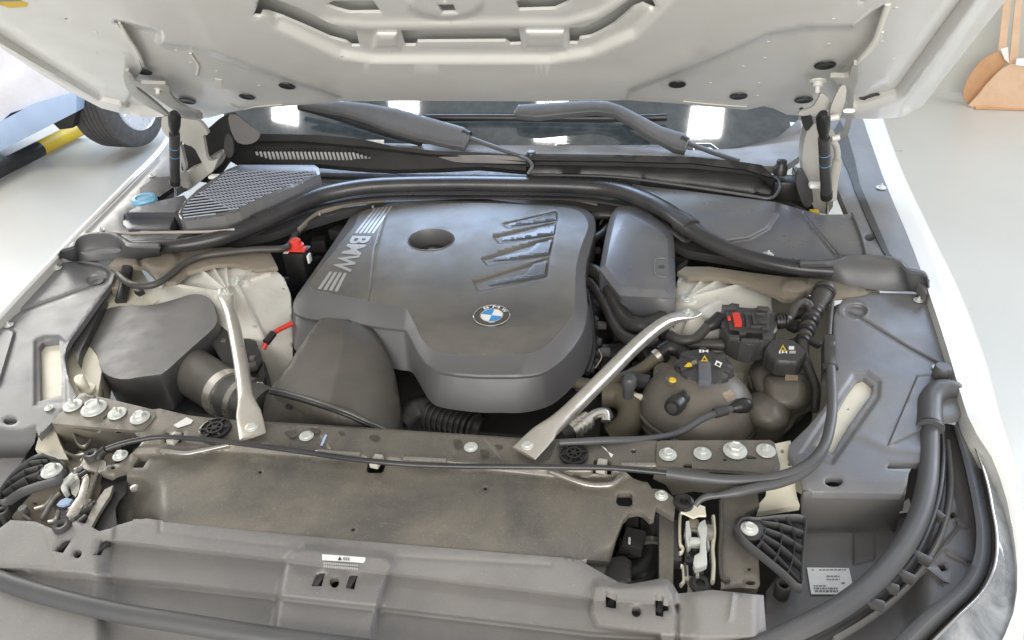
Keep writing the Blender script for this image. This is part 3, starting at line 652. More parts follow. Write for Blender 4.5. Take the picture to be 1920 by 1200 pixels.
plate('hinge_base', [(1520, 232), (1540, 232), (1560, 240), (1574, 268), (1570, 300), (1566, 345), (1560, 402), (1530, 400), (1518, 370), (1508, 340), (1504, 300), (1508, 260)], 1.68, .05, M['hinge'], hr)
tube3('hinge_link', cr(np.array([U(x, y, 0, YP(1.62)) for x, y in [(1558, 262), (1568, 275), (1570, 300), (1563, 340), (1560, 375)]]), 6), .010, M['hinge'], hr, rh=.007)
tube3('hinge_pin', [U(1556, 222, 0, YP(1.52)), U(1572, 219, 0, YP(1.52))], .007, M['hood'], hr)
tube3('hinge_pin', [U(1560, 260, 0, YP(1.6)), U(1574, 257, 0, YP(1.6))], .007, M['hood'], hr)
plate('hinge_cover', [(1500, 320), (1510, 322), (1528, 372), (1517, 392), (1505, 385), (1494, 352), (1492, 335)], 1.62, .02, M['dark'], hr)
plate('hinge_cover', [(1500, 200), (1530, 226), (1512, 250), (1505, 232)], 1.63, .02, M['black'], hr)
block('hinge_stop', U(1529, 347, 0, YP(1.60)), .028, .02, .010, M['white'], hr, b=.003)
block('yellow_tab', U(1526, 402, 0, YP(1.60)), .02, .02, .018, M['yellow'], hr, b=.002)
for x, y in [(1533, 152), (1512, 220)]:
    c = hn(x, y, .03); lathe('hinge_bolt', [(.018, 0), (.018, .003), (.010, .004), (.010, .012), (.005, .013), (.005, .026), (.0004, .027)], c, M['hood'], hr, ax=HN, n=12)
plate('hinge_slot', [(1582, 204), (1604, 204), (1602, 212), (1580, 212)], 1.52, .002, M['white'], hr)
def strut(top, bot, ytop, ybot, rp, lab):
    A = U(*top, 0, YP(ytop)); B = U(*bot, 0, YP(ybot)); D = B - A; r = rp * np.linalg.norm(A - CAM) / F
    s = tube3('gas_strut', [A + D * .22, A + D * .80], r, M['dark'], CAR, label=lab, n=16)
    tube3('ball_socket', [A, A + D * .03, A + D * .12, A + D * .2], np.array([r * .7, r * 1.15, r * 1.1, r * .8]), M['black'], s, n=14)
    tube3('end_sleeve', [A + D * .76, A + D * .82], r * 1.1, M['black'], s, n=14)
    for k in (.36, .46): tube3('blue_ring', [A + D * k, A + D * (k + .006)], r * 1.02, M['blueline'], s, n=16)
    tube3('piston_rod', [A + D * .8, B], r * .28, M['chrome'], s, n=10)
    return s
strut((327, 212), (328, 368), 1.47, 1.60, 8.8, 'black gas strut holding the left side of the hood')
strut((1543, 212), (1551, 400), 1.47, 1.60, 10.0, 'black gas strut holding the right side of the hood')
# ---------------------------------------------------------------- big rubber seal across the bay
seal = tube('bay_seal', [(232, 462, .905), (275, 462, .905), (340, 460, .905), (400, 449, .905), (450, 433, .906), (510, 406, .908), (570, 378, .910), (620, 361, .912), (700, 348, .914), (830, 344, .915), (960, 345, .915), (1080, 348, .914), (1150, 355, .913), (1210, 375, .912), (1260, 402, .91), (1310, 440, .908), (1370, 470, .906), (1430, 489, .905), (1500, 503, .905), (1560, 508, .905)],
            [.013, .015, .017, .020, .022, .023, .023, .023, .023, .023, .022, .020, .017, .015, .013], M['rubber'], CAR, rh=[.012, .014, .017, .018, .018, .018, .018, .018, .018, .016, .015, .013, .012], n=20, pw=2.4, label='thick black rubber seal arching across the back of the engine bay')
tube('seal_lip', [(470, 441, .885), (530, 412, .885), (600, 388, .885), (700, 372, .885), (850, 369, .885), (1000, 370, .885), (1100, 374, .885), (1180, 388, .885), (1240, 418, .885), (1290, 452, .885)], .012, M['rubber'], seal, rh=.004)
for x, y, a in [(495, 415, 0), (1288, 424, 1)]:
    tube('seal_joint', ([(480, 419, .907), (505, 408, .908)] if a == 0 else [(1276, 414, .909), (1296, 428, .909)]), .0235, M['rubber'], seal, rh=.0195, n=20, pw=2.4)
# end trims
tz = lambda top: add(top)
def trim3(a, b, c, lab):
    f_ = lambda P, z: [(x, y, z) for x, y in P]
    m1 = [(x * .5 + u * .5, y * .5 + v_ * .5 - 1.5) for (x, y), (u, v_) in zip(a, b)]
    m2 = [(x * .85 + u * .15, y * .85 + v_ * .15) for (x, y), (u, v_) in zip(b, c)]
    return ribbon('seal_end_trim', [f_([(x, y + 1) for x, y in a], .915), f_(a, .924), f_(m1, .928), f_(b, .924), f_(m2, .917), f_(c, .885)], M['rubberg'], CAR, label=lab)
tl = trim3([(110, 474), (116, 466), (134, 460), (142, 447), (160, 438), (190, 435), (216, 436), (234, 446), (252, 454), (300, 456)],
      [(111, 480), (118, 472), (140, 466), (147, 453), (162, 445), (190, 442), (214, 444), (230, 455), (246, 464), (300, 466)],
      [(112, 486), (118, 488), (140, 490), (160, 489), (185, 488), (205, 487), (225, 486), (240, 487), (262, 487), (300, 482)], 'dark moulded end piece of the rubber seal at the left fender')
tr = trim3([(1500, 488), (1560, 486), (1590, 477), (1620, 477), (1660, 479), (1690, 488), (1704, 502), (1732, 508), (1741, 520)],
      [(1500, 496), (1560, 494), (1592, 485), (1620, 484), (1656, 487), (1684, 496), (1700, 511), (1728, 517), (1739, 528)],
      [(1500, 520), (1560, 528), (1592, 538), (1620, 541), (1656, 544), (1690, 546), (1710, 547), (1730, 548), (1741, 548)], 'dark moulded end piece of the rubber seal at the right fender')
# taupe flanges below the seal
sheet('heat_shield', [(200, 500), (215, 482), (250, 470), (330, 466), (430, 464), (505, 470), (520, 500), (480, 505), (440, 494), (400, 496), (350, 510), (330, 528), (300, 530), (270, 500), (235, 500)], add(.88, bump(oval(300, 485, 34, 22), .008, 14), bump([(200, 505), (215, 480), (255, 470), (262, 500), (235, 520)], .008, 8)), M['taupe'], CAR, step=8, skirt=.01, drop=.002, label='dusty brown shield under the left end of the seal')
sheet('heat_shield', [(1285, 500), (1330, 500), (1400, 510), (1480, 520), (1540, 520), (1600, 535), (1650, 546), (1600, 552), (1565, 556), (1540, 560), (1520, 545), (1490, 560), (1470, 560), (1446, 548), (1400, 530), (1350, 520), (1290, 520), (1270, 510)], add(.88, bump(oval(1492, 536, 26, 14), .008, 10), bump([(1512, 512), (1600, 520), (1640, 560), (1520, 560)], .008, 8)), M['taupe'], CAR, step=8, skirt=.01, drop=.002, label='dusty brown shield under the right end of the seal')
# ---------------------------------------------------------------- strut towers
def fan(cx, cy, ends, h=.009, w_=2.6): return [ridge([(cx, cy), e], h, w_) for e in ends]
tlo = [(262, 552), (300, 520), (340, 506), (380, 498), (430, 492), (470, 494), (512, 503), (532, 520), (544, 548), (548, 600), (549, 700), (545, 760), (490, 770), (440, 700), (400, 640), (330, 600)]
tlz = add(tps([(262, 552, .845), (340, 510, .855), (430, 496, .863), (500, 506, .865), (448, 525, .866), (425, 552, .862), (350, 560, .85), (535, 530, .85), (525, 570, .84), (480, 590, .853), (545, 640, .80), (546, 750, .72), (490, 690, .76), (440, 650, .82), (400, 620, .83)]),
          *fan(430, 548, [(372, 500), (398, 496), (424, 494), (318, 530)]), *fan(445, 530, [(478, 498), (506, 510), (500, 640)]), bump(oval(448, 528, 20, 10), .004, 6), bump(oval(424, 554, 18, 10), .004, 6))
stl = sheet('strut_tower', tlo, tlz, M['primer'], CAR, step=3.5, skirt=.02, drop=.002, smooth=60, holes=[oval(533, 541, 2.4, 2, 8), oval(478, 611, 2, 2, 8)], label='cream cast strut tower on the left with radiating ribs')
bolt(448, 528, .872, 12, stl, STUD)
tro = [(1258, 600), (1266, 545), (1272, 520), (1300, 512), (1350, 514), (1400, 524), (1445, 545), (1448, 580), (1440, 620), (1370, 640), (1300, 655), (1250, 640)]
trz = add(tps([(1262, 590, .85), (1272, 522, .86), (1350, 516, .86), (1440, 548, .85), (1288, 560, .864), (1290, 590, .862), (1360, 580, .852), (1440, 610, .835), (1300, 650, .83), (1250, 640, .82)]),
          *fan(1290, 556, [(1318, 520), (1352, 520), (1392, 530)]), *fan(1292, 590, [(1345, 560), (1350, 600), (1275, 640)], .007), bump(oval(1288, 562, 18, 9), .004, 6), bump(oval(1290, 590, 18, 10), .004, 6))
strr = sheet('strut_tower', tro, trz, M['primer'], CAR, step=3.5, skirt=.02, drop=.002, smooth=60, label='cream cast strut tower on the right with radiating ribs')
bolt(1288, 561, .870, 11, strr, STUD)
# ---------------------------------------------------------------- engine block clutter below the cover
rnd = random.Random(11)
blk = block('engine_block', (0.02, 1.23, .68), .62, .62, .18, M['pit'], CAR, b=.02)
def blob(px, py, z, sx, sy, sz, mt, par, nm, b=.004, rz=None): return block(nm, U(px, py, z), sx, sy, sz, mt, par, rz=rnd.uniform(-.6, .6) if rz is None else rz, b=b)
for k in range(26):
    x = rnd.uniform(1095, 1175); y = rnd.uniform(560, 800)
    blob(x, y, rnd.uniform(.70, .77), rnd.uniform(.015, .05), rnd.uniform(.015, .05), rnd.uniform(.02, .05), rnd.choice([M['dark'], M['black'], M['foil'], M['dark']]), blk, 'casing_boss')
for k in range(14):
    x = rnd.uniform(740, 1010); y = rnd.uniform(700, 830)
    blob(x, y, rnd.uniform(.66, .71), rnd.uniform(.02, .06), rnd.uniform(.02, .05), rnd.uniform(.02, .05), rnd.choice([M['dark'], M['black'], M['foil'], M['black']]), blk, 'casing_boss')
for k in range(16):
    x = rnd.uniform(560, 720); y = rnd.uniform(395, 520)
    if x > 600 and y > 440: continue
    blob(x, y, rnd.uniform(.76, .80), rnd.uniform(.015, .05), rnd.uniform(.015, .04), rnd.uniform(.02, .04), rnd.choice([M['dark'], M['black']]), blk, 'casing_boss')
for k in range(10):
    pts = [(rnd.uniform(1090, 1260), rnd.uniform(400, 480), .80)]
    for j in range(3): pts.append((pts[-1][0] + rnd.uniform(-30, 50), pts[-1][1] + rnd.uniform(20, 60), .79))
    tube('cable', pts, rnd.uniform(.004, .009), M['dark'], blk)
for y_ in range(9): blob(1103 + (y_ % 2) * 4 + y_ * 1.2, 570 + y_ * 14, .80, .022, .012, .02, M['dark'], blk, 'coil_plug', rz=.2)
# ---------------------------------------------------------------- engine cover
T = [(680, 396), (727, 387), (766, 381), (850, 380), (920, 381), (985, 384), (1046, 388), (1078, 393), (1096, 405), (1103, 425), (1092, 455), (1082, 490), (1079, 520), (1078, 560), (1076, 586), (1066, 602), (1042, 632), (1018, 653), (990, 663), (940, 665), (885, 665), (832, 662), (808, 653), (790, 633), (777, 605), (764, 582), (757, 576), (728, 571), (696, 566), (645, 555), (594, 545), (584, 540), (581, 532), (592, 514), (605, 498), (640, 453), (664, 424)]
SH = [(664, 402), (720, 385), (760, 379), (850, 377), (920, 378), (990, 381), (1056, 384), (1088, 389), (1110, 402), (1117, 425), (1109, 460), (1100, 495), (1098, 525), (1101, 565), (1100, 598), (1090, 630), (1062, 668), (1022, 698), (980, 706), (935, 707), (885, 706), (828, 699), (800, 684), (781, 658), (769, 634), (759, 620), (745, 617), (718, 614), (690, 610), (645, 603), (598, 600), (562, 592), (549, 577), (556, 555), (572, 532), (615, 470), (646, 424)]
BT = [(660, 410), (715, 392), (760, 386), (850, 384), (920, 385), (990, 388), (1058, 391), (1092, 396), (1116, 408), (1124, 430), (1116, 465), (1110, 500), (1109, 540), (1113, 590), (1114, 640), (1106, 680), (1082, 716), (1036, 758), (985, 773), (940, 774), (892, 773), (828, 764), (806, 751), (788, 722), (778, 705), (768, 696), (752, 694), (728, 689), (700, 686), (650, 680), (600, 670), (560, 662), (549, 640), (551, 600), (562, 560), (606, 480), (640, 432)]
def rsm(R): return cr(np.array(R, float), 4, True)
T4, S4, B4 = rsm(T), rsm(SH), rsm(BT)
LREC = [[(940, 420), (1044, 396), (1045, 414), (952, 428)], [(924, 443), (1043, 416), (1039, 442), (936, 457)], [(902, 484), (1038, 444), (1031, 480), (914, 499)], [(887, 526), (1030, 482), (1025, 520), (896, 547)]]
topb = add(.905, lambda x, y: -.012 * sm((440 - y) / 62) ** 1.3, slopex([380, 468, 545, 600], [729, 702, 694, 690], .00017, 160), slopex([395, 440, 490, 545, 600, 670], [897, 873, 852, 845, 850, 842], .00008, 170),
           slopex([440, 520, 560, 585, 620], [775, 752, 756, 766, 785], .00006, 60),
           lambda x, y: -.00008 * np.clip(x - 1042, 0, 80), lambda x, y: -.0001 * np.clip(y - 612, 0, 80), ridge([(728, 385), (703, 468), (695, 545), (691, 572)], -.003, 1.6))
topz = add(topb, *[bump(q, -.0045, 3.5) for q in LREC])
pod = oval(808, 450, 43, 19, 30, -4)
ec = sheet('engine_cover', [tuple(p) for p in T4], topz, M['cover'], CAR, holes=[pod,
     ], step=4, skirt=0, smooth=60, label='dark grey plastic engine cover with silver lettering and a round emblem')
zT = topz(T4[:, 0], T4[:, 1])
R0 = UN(T4[:, 0], T4[:, 1], zT); R1 = UN(T4[:, 0] * .94 + S4[:, 0] * .06, T4[:, 1] * .94 + S4[:, 1] * .06, zT - .0015)
zs = zT - .014
R2a = UN(T4[:, 0] * .1 + S4[:, 0] * .9, T4[:, 1] * .1 + S4[:, 1] * .9, zs + .0035)
R2 = UN(S4[:, 0], S4[:, 1], zs)
R3 = UN(S4[:, 0] * .94 + B4[:, 0] * .06, S4[:, 1] * .94 + B4[:, 1] * .06, zs - .010)
# the lower skirt hangs straight under the shoulder where the photo does not show it
R4 = UN(B4[:, 0], B4[:, 1], np.full(len(B4), .835))
R4[:, 2] = .82
front = S4[:, 1] > 560
R4b = R2.copy(); R4b[:, 2] = .815
for i in range(len(R4)):
    R4[i] = UN(B4[i, 0], B4[i, 1], .822) if front[i] else R4b[i]
Rin = R4 + (R4.mean(0) - R4) * .03
v, f = stack_geo([R0, R1, R2a, R2, R3, R4, Rin], cap0=False, cap1=False)
link('cover_skirt', fixn(mesh(v, f)), M['covers'], ec, smooth=50)
# oval opening
po = np.array(pod); pr0 = UN(po[:, 0], po[:, 1], topz(po[:, 0], po[:, 1])); pc = pr0.mean(0)
rings = [pr0 + (pr0 - pc) * .045 + [0, 0, .0002], pr0 + (pr0 - pc) * .03 + [0, 0, .0022], pr0 + [0, 0, .0015], pr0 - (pr0 - pc) * .04 + [0, 0, -.004], pr0 - (pr0 - pc) * .10 + [0, 0, -.035], pr0 - (pr0 - pc) * .10 + [0, 0, -.05]]
v, f = stack_geo(rings, False, False); link('opening_rim', fixn(mesh(v, f)), M['covers'], ec)
oc = pc + np.array([0, .0, -.045])
lathe('oil_filler_cap', [(.034, -.03), (.034, .012), (.030, .016), (.012, .016), (.010, .02), (.0006, .02)], oc, M['black'], CAR, n=30, mod=lambda a, r, h: 1 + (.03 if (math.cos(a * 8) > 0 and r > .03) else 0), label='black oil filler cap down inside the oval opening of the engine cover')
# slanted louvres
def zt(x, y): return float(topz(np.array([float(x)]), np.array([float(y)]))[0])
for wedge in [[(953, 422), (956, 418), (1004, 411), (1018, 402), (1043, 397), (1042, 412), (960, 424)], [(939, 453), (944, 444), (1000, 435), (1014, 426), (1041, 420), (1038, 437)], [(923, 491), (929, 482), (990, 471), (1007, 456), (1034, 449), (1028, 474)], [(908, 539), (915, 528), (985, 514), (1000, 495), (1025, 488), (1020, 515)]]:
    cx, cy = np.mean(wedge, 0); sl = lambda x, y, cx=cx: -.0012 + .00005 * np.clip(x - cx, -60, 60)
    sheet('louvre', wedge, add(topb, sl), M['fogg'], ec, step=4, skirt=.006, drop=.0006, smooth=40)
# ---- printed / raised lettering
def strip(name, quad_, mt, par, zf, th=.0006): return sheet(name, quad_, add(zf, th), mt, par, step=8, skirt=th, smooth=None)
def lerp(a, b, t): return (a[0] + (b[0] - a[0]) * t, a[1] + (b[1] - a[1]) * t)
for k in range(5):
    t0 = k / 4.6; t1 = t0 + .13
    a0 = lerp((701, 391), (736, 386), t0); a1 = lerp((701, 391), (736, 386), t1)
    b0 = lerp((665, 437), (701, 437), t0); b1 = lerp((665, 437), (701, 437), t1)
    strip('silver_stripe', [a0, a1, b1, b0], M['silverp'], ec, topz)
for k in range(4):
    t0 = k / 3.55; t1 = t0 + .16
    a0 = lerp((618, 509), (650, 512), t0); a1 = lerp((618, 509), (650, 512), t1)
    b0 = lerp((596, 541), (633, 546), t0); b1 = lerp((596, 541), (633, 546), t1)
    strip('silver_stripe', [a0, a1, b1, b0], M['silverp'], ec, topz)
def text_on(name, s, o, ux, uy, mt, par, h, th=.0008, bold=.0, z=None):
    """letters of cap height |uy| with baseline from o along ux"""
    cu = bpy.data.curves.new(name, 'FONT'); cu.body = s; cu.size = 1.0; cu.extrude = .0; cu.offset = bold
    ob = bpy.data.objects.new(name, cu); COL.objects.link(ob)
    dg = bpy.context.evaluated_depsgraph_get(); me = bpy.data.meshes.new_from_object(ob.evaluated_get(dg)); bpy.data.objects.remove(ob); bpy.data.curves.remove(cu)
    a = np.empty(len(me.vertices) * 3); me.vertices.foreach_get('co', a); a = a.reshape(-1, 3)
    x0, x1 = a[:, 0].min(), a[:, 0].max(); y0, y1 = a[:, 1].min(), a[:, 1].max()
    u = (a[:, 0] - x0) / (x1 - x0); v_ = (a[:, 1] - y0) / (y1 - y0)
    P = np.array(o) + u[:, None] * np.array(ux) + v_[:, None] * np.array(uy)
    n = np.cross(ux, uy); n = n / np.linalg.norm(n)
    if z is not None: P = P + 0
    me.vertices.foreach_set('co', (P + n * th).ravel()); me.update()
    return link(name, me, mt, par, smooth=None)
# the big word on the left flank, read from top to bottom; quad corners in the photo
def text_quad(name, s, p00, p10, p01, mt, par, zf, th=.0008, bold=0):
    a = U(*p00, zf(*p00)); b = U(*p10, zf(*p10)); c = U(*p01, zf(*p01)); return text_on(name, s, a, b - a, c - a, mt, par, 0, th, bold)
def text_px(name, t_, q, zf, mt, par, th=.001, bold=0.0):
    """flat letters laid on a relief surface; q = baseline start, baseline end, top end, top start in the photo"""
    o = text_on(name, t_, (0, 0, 0), (1, 0, 0), (0, 1, 0), mt, par, 0, 0, bold)
    me = o.data; bm = bmesh.new(); bm.from_mesh(me)
    for v_ in bm.verts: v_.co = v_.co + o.location * 0
    bmesh.ops.triangulate(bm, faces=bm.faces); bmesh.ops.subdivide_edges(bm, edges=bm.edges, cuts=2, use_grid_fill=True); bm.to_mesh(me); bm.free()
    a = np.empty(len(me.vertices) * 3); me.vertices.foreach_get('co', a); a = a.reshape(-1, 3); u = a[:, 0] - a[:, 0].min(); u /= u.max(); v_ = a[:, 1] - a[:, 1].min(); v_ /= v_.max()
    q = np.array(q, float); X = (q[0][None] * ((1 - u) * (1 - v_))[:, None] + q[1][None] * (u * (1 - v_))[:, None] + q[2][None] * (u * v_)[:, None] + q[3][None] * ((1 - u) * v_)[:, None])
    P = UN(X[:, 0], X[:, 1], zf(X[:, 0], X[:, 1]) + th); c = P.mean(0); me.vertices.foreach_set('co', (P - c).ravel()); me.update(); setp(o, par, c); return o
text_px('silver_lettering', 'BMW', [(661, 442), (620, 505), (657, 510), (696, 443)], topz, M['silverp'], ec, .0012, .03)
# round emblem
ce = U(922, 593, zt(922, 593)); re_ = 35 * np.linalg.norm(ce - CAM) / F
def disc(r, h, r0=0.0, n=40):
    return stack_geo([[(r0 * math.cos(a), r0 * math.sin(a), h) for a in np.linspace(0, 2 * math.pi, n, False)], [(r * math.cos(a), r * math.sin(a), h) for a in np.linspace(0, 2 * math.pi, n, False)], [(r * math.cos(a), r * math.sin(a), h - .001) for a in np.linspace(0, 2 * math.pi, n, False)]], False, False)
parts = []; mi_ = []
def addp(g, k):
    parts.append(g); mi_.extend([k] * len(g[1]))
addp(lathe_geo([(re_, -.003), (re_, .0022), (re_ * .97, .0030), (re_ * .93, .0030), (re_ * .92, .0022), (.0004, .0022)], n=48), 1)
ring = lathe_geo([(re_ * 1.0, 0), (re_ * 1.0, .0026), (re_ * .97, .0034), (re_ * .935, .0028), (re_ * .935, 0)], n=48); addp(ring, 0)
ring = lathe_geo([(re_ * .63, .001), (re_ * .63, .0030), (re_ * .60, .0034), (re_ * .57, .0026), (re_ * .57, 0)], n=40); addp(ring, 0)
rot_e = -.12
for q in range(4):
    a0 = q * math.pi / 2 + rot_e; a = [(0, 0, .0027)] + [(re_ * .585 * math.cos(t), re_ * .585 * math.sin(t), .0027) for t in np.linspace(a0, a0 + math.pi / 2, 10)]
    b = [(x, y, .001) for x, y, z in a]; addp(stack_geo([a, b]), 2 if q % 2 == 1 else 3)
v, f = join(parts); v = [np.array(p) + ce for p in v]
me = mesh(v, f); bm = bmesh.new(); bm.from_mesh(me)
for i, ff in enumerate(bm.faces): ff.material_index = mi_[i]
bmesh.ops.recalc_face_normals(bm, faces=bm.faces); bm.to_mesh(me); bm.free()
for k_ in ('chrome', 'eblack', 'eblue', 'ewhite'): me.materials.append(M[k_])
em = link('round_emblem', me, [M['chrome'], M['eblack'], M['eblue'], M['ewhite']], ec, smooth=40)
for ch, ang in [('B', 128), ('M', 88), ('W', 48)]:
    a = math.radians(ang + math.degrees(rot_e)); out = np.array([math.cos(a), math.sin(a), 0]); tn = np.array([math.sin(a), -math.cos(a), 0]); wd = re_ * (.30 if ch == 'B' else .40)
    o = ce + out * re_ * .67 - tn * wd / 2; text_on('emblem_letter', ch, o, tn * wd, out * re_ * .25, M['ewhite'], ec, 0, .0026, .02)
# ---------------------------------------------------------------- air box, elbow and duct at the left
ABT = [(200, 578), (233, 572), (283, 573), (333, 560), (352, 553), (372, 551), (390, 556), (400, 568), (406, 590), (408, 604), (398, 618), (350, 660), (307, 700), (292, 703), (265, 706), (233, 712), (207, 707), (192, 696), (187, 685), (184, 668), (177, 656), (162, 645), (166, 628), (178, 605), (190, 588)]
abz = add(tps([(200, 580, .845), (380, 555, .868), (408, 604, .865), (300, 700, .862), (225, 710, .858), (165, 645, .845), (280, 640, .862), (240, 600, .858), (330, 600, .862)]))
ab = sheet('air_box', ABT, abz, M['airbox'], CAR, step=7, skirt=0, rnd=1, smooth=70, label='dark grey air filter box with a wavy edge at the left')
A4 = np.array(clean(chaikin(ABT, 1))); z0 = abz(A4[:, 0], A4[:, 1]); r0 = UN(A4[:, 0], A4[:, 1], z0); ctr = r0.mean(0)
v, f = stack_geo([r0, r0 + (r0 - ctr) * .012 + [0, 0, -.004], r0 + (r0 - ctr) * .0 + [0, 0, -.03], r0 + (r0 - ctr) * (-.03) + [0, 0, -.17]], False, True)
link('box_side', fixn(mesh(v, f)), M['dark'], ab, smooth=50)
sheet('box_base', [(300, 700), (408, 612), (432, 640), (486, 655), (500, 690), (506, 740), (440, 780), (300, 770), (215, 740), (232, 716)], .775, M['dark'], ab, step=12, skirt=.10, drop=.004)
sheet('box_shoulder', [(408, 608), (424, 600), (448, 626), (480, 640), (490, 668), (500, 720), (470, 735), (430, 700), (400, 650), (390, 630)], tps([(408, 608, .84), (490, 668, .82), (500, 720, .80), (430, 700, .82), (400, 640, .84)]), M['dark'], ab, step=8, skirt=.06, drop=.004)
eb = tube('intake_elbow', [(335, 668, .815), (352, 690, .812), (385, 712, .808), (425, 738, .805)], [.040, .046, .046, .044], M['duct'], CAR, n=24, k=6, label='dark intake elbow leaving the air filter box')
tube('clamp_ring', [(420, 735, .805), (432, 742, .805)], .0475, M['alu'], eb, n=28)
tube('duct_joint', [(428, 740, .805), (500, 770, .80)], .043, M['foil'], eb, n=24)
tube('clamp_ring', [(455, 751, .803), (464, 755, .803)], .0475, M['bare'], eb, n=28)
bolt(485, 723, .83, 9, ab, STUD)
blob(478, 700, .80, .03, .03, .04, M['black'], ab, 'sensor_plug'); blob(472, 688, .83, .02, .015, .015, M['foil'], ab, 'sensor_plug')
DO = [(598, 598), (612, 595), (640, 598), (684, 604), (698, 612), (706, 626), (724, 656), (738, 690), (746, 725), (750, 765), (749, 804), (735, 812), (700, 800), (660, 783), (600, 762), (540, 741), (505, 732), (514, 716), (540, 684), (565, 645)]
_xc = lambda y: np.interp(y, [596, 640, 705, 765], [650, 645, 632, 618])
dz = add(lambda x, y: .884 - .010 * sm((640 - y) / 50) - .00022 * np.clip(_xc(y) - x, 0, 200) - .00016 * np.clip(x - _xc(y), 0, 200) - .0000040 * np.clip(x - _xc(y) - 22, 0, 200) ** 2,
         slopex([596, 640, 705, 765], [650, 645, 632, 618], 0, 1), slopex([606, 640, 705], [672, 666, 655], 0, 1))
du = sheet('air_intake_duct', DO, dz, M['duct'], CAR, step=6, skirt=.05, drop=.003, smooth=70, rnd=1, label='wide dark air intake duct ending under the engine cover')
DL = [(505, 732), (540, 741), (600, 762), (660, 783), (700, 800), (735, 812), (749, 806), (744, 830), (600, 812), (492, 800), (494, 760), (498, 742)]
sheet('duct_lower', DL, tps([(505, 732, .842), (620, 765, .858), (740, 808, .80), (495, 800, .80), (600, 812, .80), (740, 830, .77)]), M['duct'], du, step=8, skirt=.03, drop=.002)
_bp = [(507, 729), (535, 735), (575, 746), (622, 761), (660, 775), (695, 792), (728, 806), (745, 809)]
tube('clamp_band', [(x, y, float(dz(np.array([float(x)]), np.array([float(y)]))[0]) + .003) for x, y in _bp], .0036, M['foil'], du, rh=.0022, n=10)
tube('duct_lip', [(x, y + 7, float(dz(np.array([float(x)]), np.array([float(y)]))[0]) - .001) for x, y in _bp], .004, M['black'], du, rh=.004, n=8)
blob(632, 764, .870, .016, .006, .006, M['bare'], du, 'clamp_screw', b=.001, rz=-.3); blob(644, 770, .870, .012, .006, .006, M['bare'], du, 'clamp_screw', b=.001, rz=-.3)
# ribbed hose and pipe in the gap below the engine cover
tube('charge_air_pipe', [(752, 800, .76), (780, 778, .76), (812, 772, .76), (835, 782, .76)], [.020, .030, .030, .026], M['dark'], CAR, n=20, label='dark bulging pipe in the gap below the engine cover')
rh_ = tube('corrugated_hose', [(800, 778, .775), (850, 790, .775), (900, 806, .765)], .024, M['hose'], CAR, n=18, label='corrugated hose in the gap below the engine cover')
for k in range(9): t = k / 8; x = 808 + t * 80; y = 780 + t * 22; tube('hose_rib', [(x, y, .775), (x + 3, y + 1, .775)], .028, M['dark'], rh_, n=18)
tube('split_line', [(188, 690, .835), (210, 722, .825), (250, 728, .825), (296, 722, .825)], .002, M['black'], ab); 
for x, y in [(236, 724), (284, 722)]: blob(x, y, .825, .012, .008, .020, M['airbox'], ab, 'box_clip', rz=.1)
for x, y in [(420, 640), (452, 650), (474, 672)]: blob(x, y, .835, .010, .010, .008, M['airbox'], ab, 'box_clip', b=.001)
for t in (.15, .5, .85):
    x, y = lerp((512, 752), (720, 818), t); blob(x, y, float(tps([(505, 732, .842), (620, 765, .858), (740, 808, .80), (495, 800, .80), (600, 812, .80), (740, 830, .77)])(np.array([x]), np.array([y]))[0]) + .002, .012, .010, .006, M['dark'], du, 'duct_rib', rz=-.3, b=.001)
# ---------------------------------------------------------------- positive terminal
tb = block('battery_terminal_block', U(562, 492, .83), .052, .05, .07, M['black'], CAR, rz=-.1, b=.004, label='black terminal block with a red cap beside the engine cover')
lathe('red_cap', [(.018, -.008), (.018, .0), (.013, .002), (.013, .012), (.010, .015), (.0005, .015)], U(555, 459, .875), M['red'], tb, n=20)
block('red_flange', U(555, 467, .870), .050, .022, .005, M['red'], tb, b=.002)
block('white_tag', U(537, 473, .868), .012, .010, .001, M['white'], tb, b=.0002); block('white_tag', U(580, 484, .85), .004, .016, .02, M['white'], tb, b=.0002)
tube('red_cable', [(494, 654, .82), (500, 642, .83), (508, 630, .835), (520, 620, .84), (548, 606, .84)], .0052, M['red'], CAR, label='red battery cable beside the left strut tower')
tube('cable_sleeve', [(499, 642, .835), (512, 625, .84)], .008, M['black'], CAR, label='black sleeve around the red battery cable')
tube('coolant_line', [(222, 514, .885), (240, 530, .885), (262, 536, .885), (290, 533, .885), (315, 518, .888), (345, 494, .89), (380, 480, .89), (430, 473, .89), (480, 468, .89), (530, 466, .885), (545, 455, .87), (560, 430, .85), (590, 402, .85), (640, 388, .85)], .0078, M['hose'], CAR, label='black hose looping from the left fender to the engine')
lp = tube('wiring_loom', [(240, 500, .885), (236, 520, .87), (232, 545, .86), (226, 566, .85)], .012, M['black'], CAR, label='black taped wiring loom above the air filter box')
blob(222, 535, .86, .02, .05, .02, M['taupe'], lp, 'loom_clip'); blob(262, 548, .86, .02, .016, .012, M['black'], lp, 'loom_clip'); blob(300, 536, .875, .016, .014, .01, M['bumper'], lp, 'loom_clip')
tube('washer_pipe', [(560, 440, .84), (580, 420, .84), (600, 405, .84), (640, 392, .84)], .004, M['hose'], CAR, label='thin black pipe behind the engine cover')
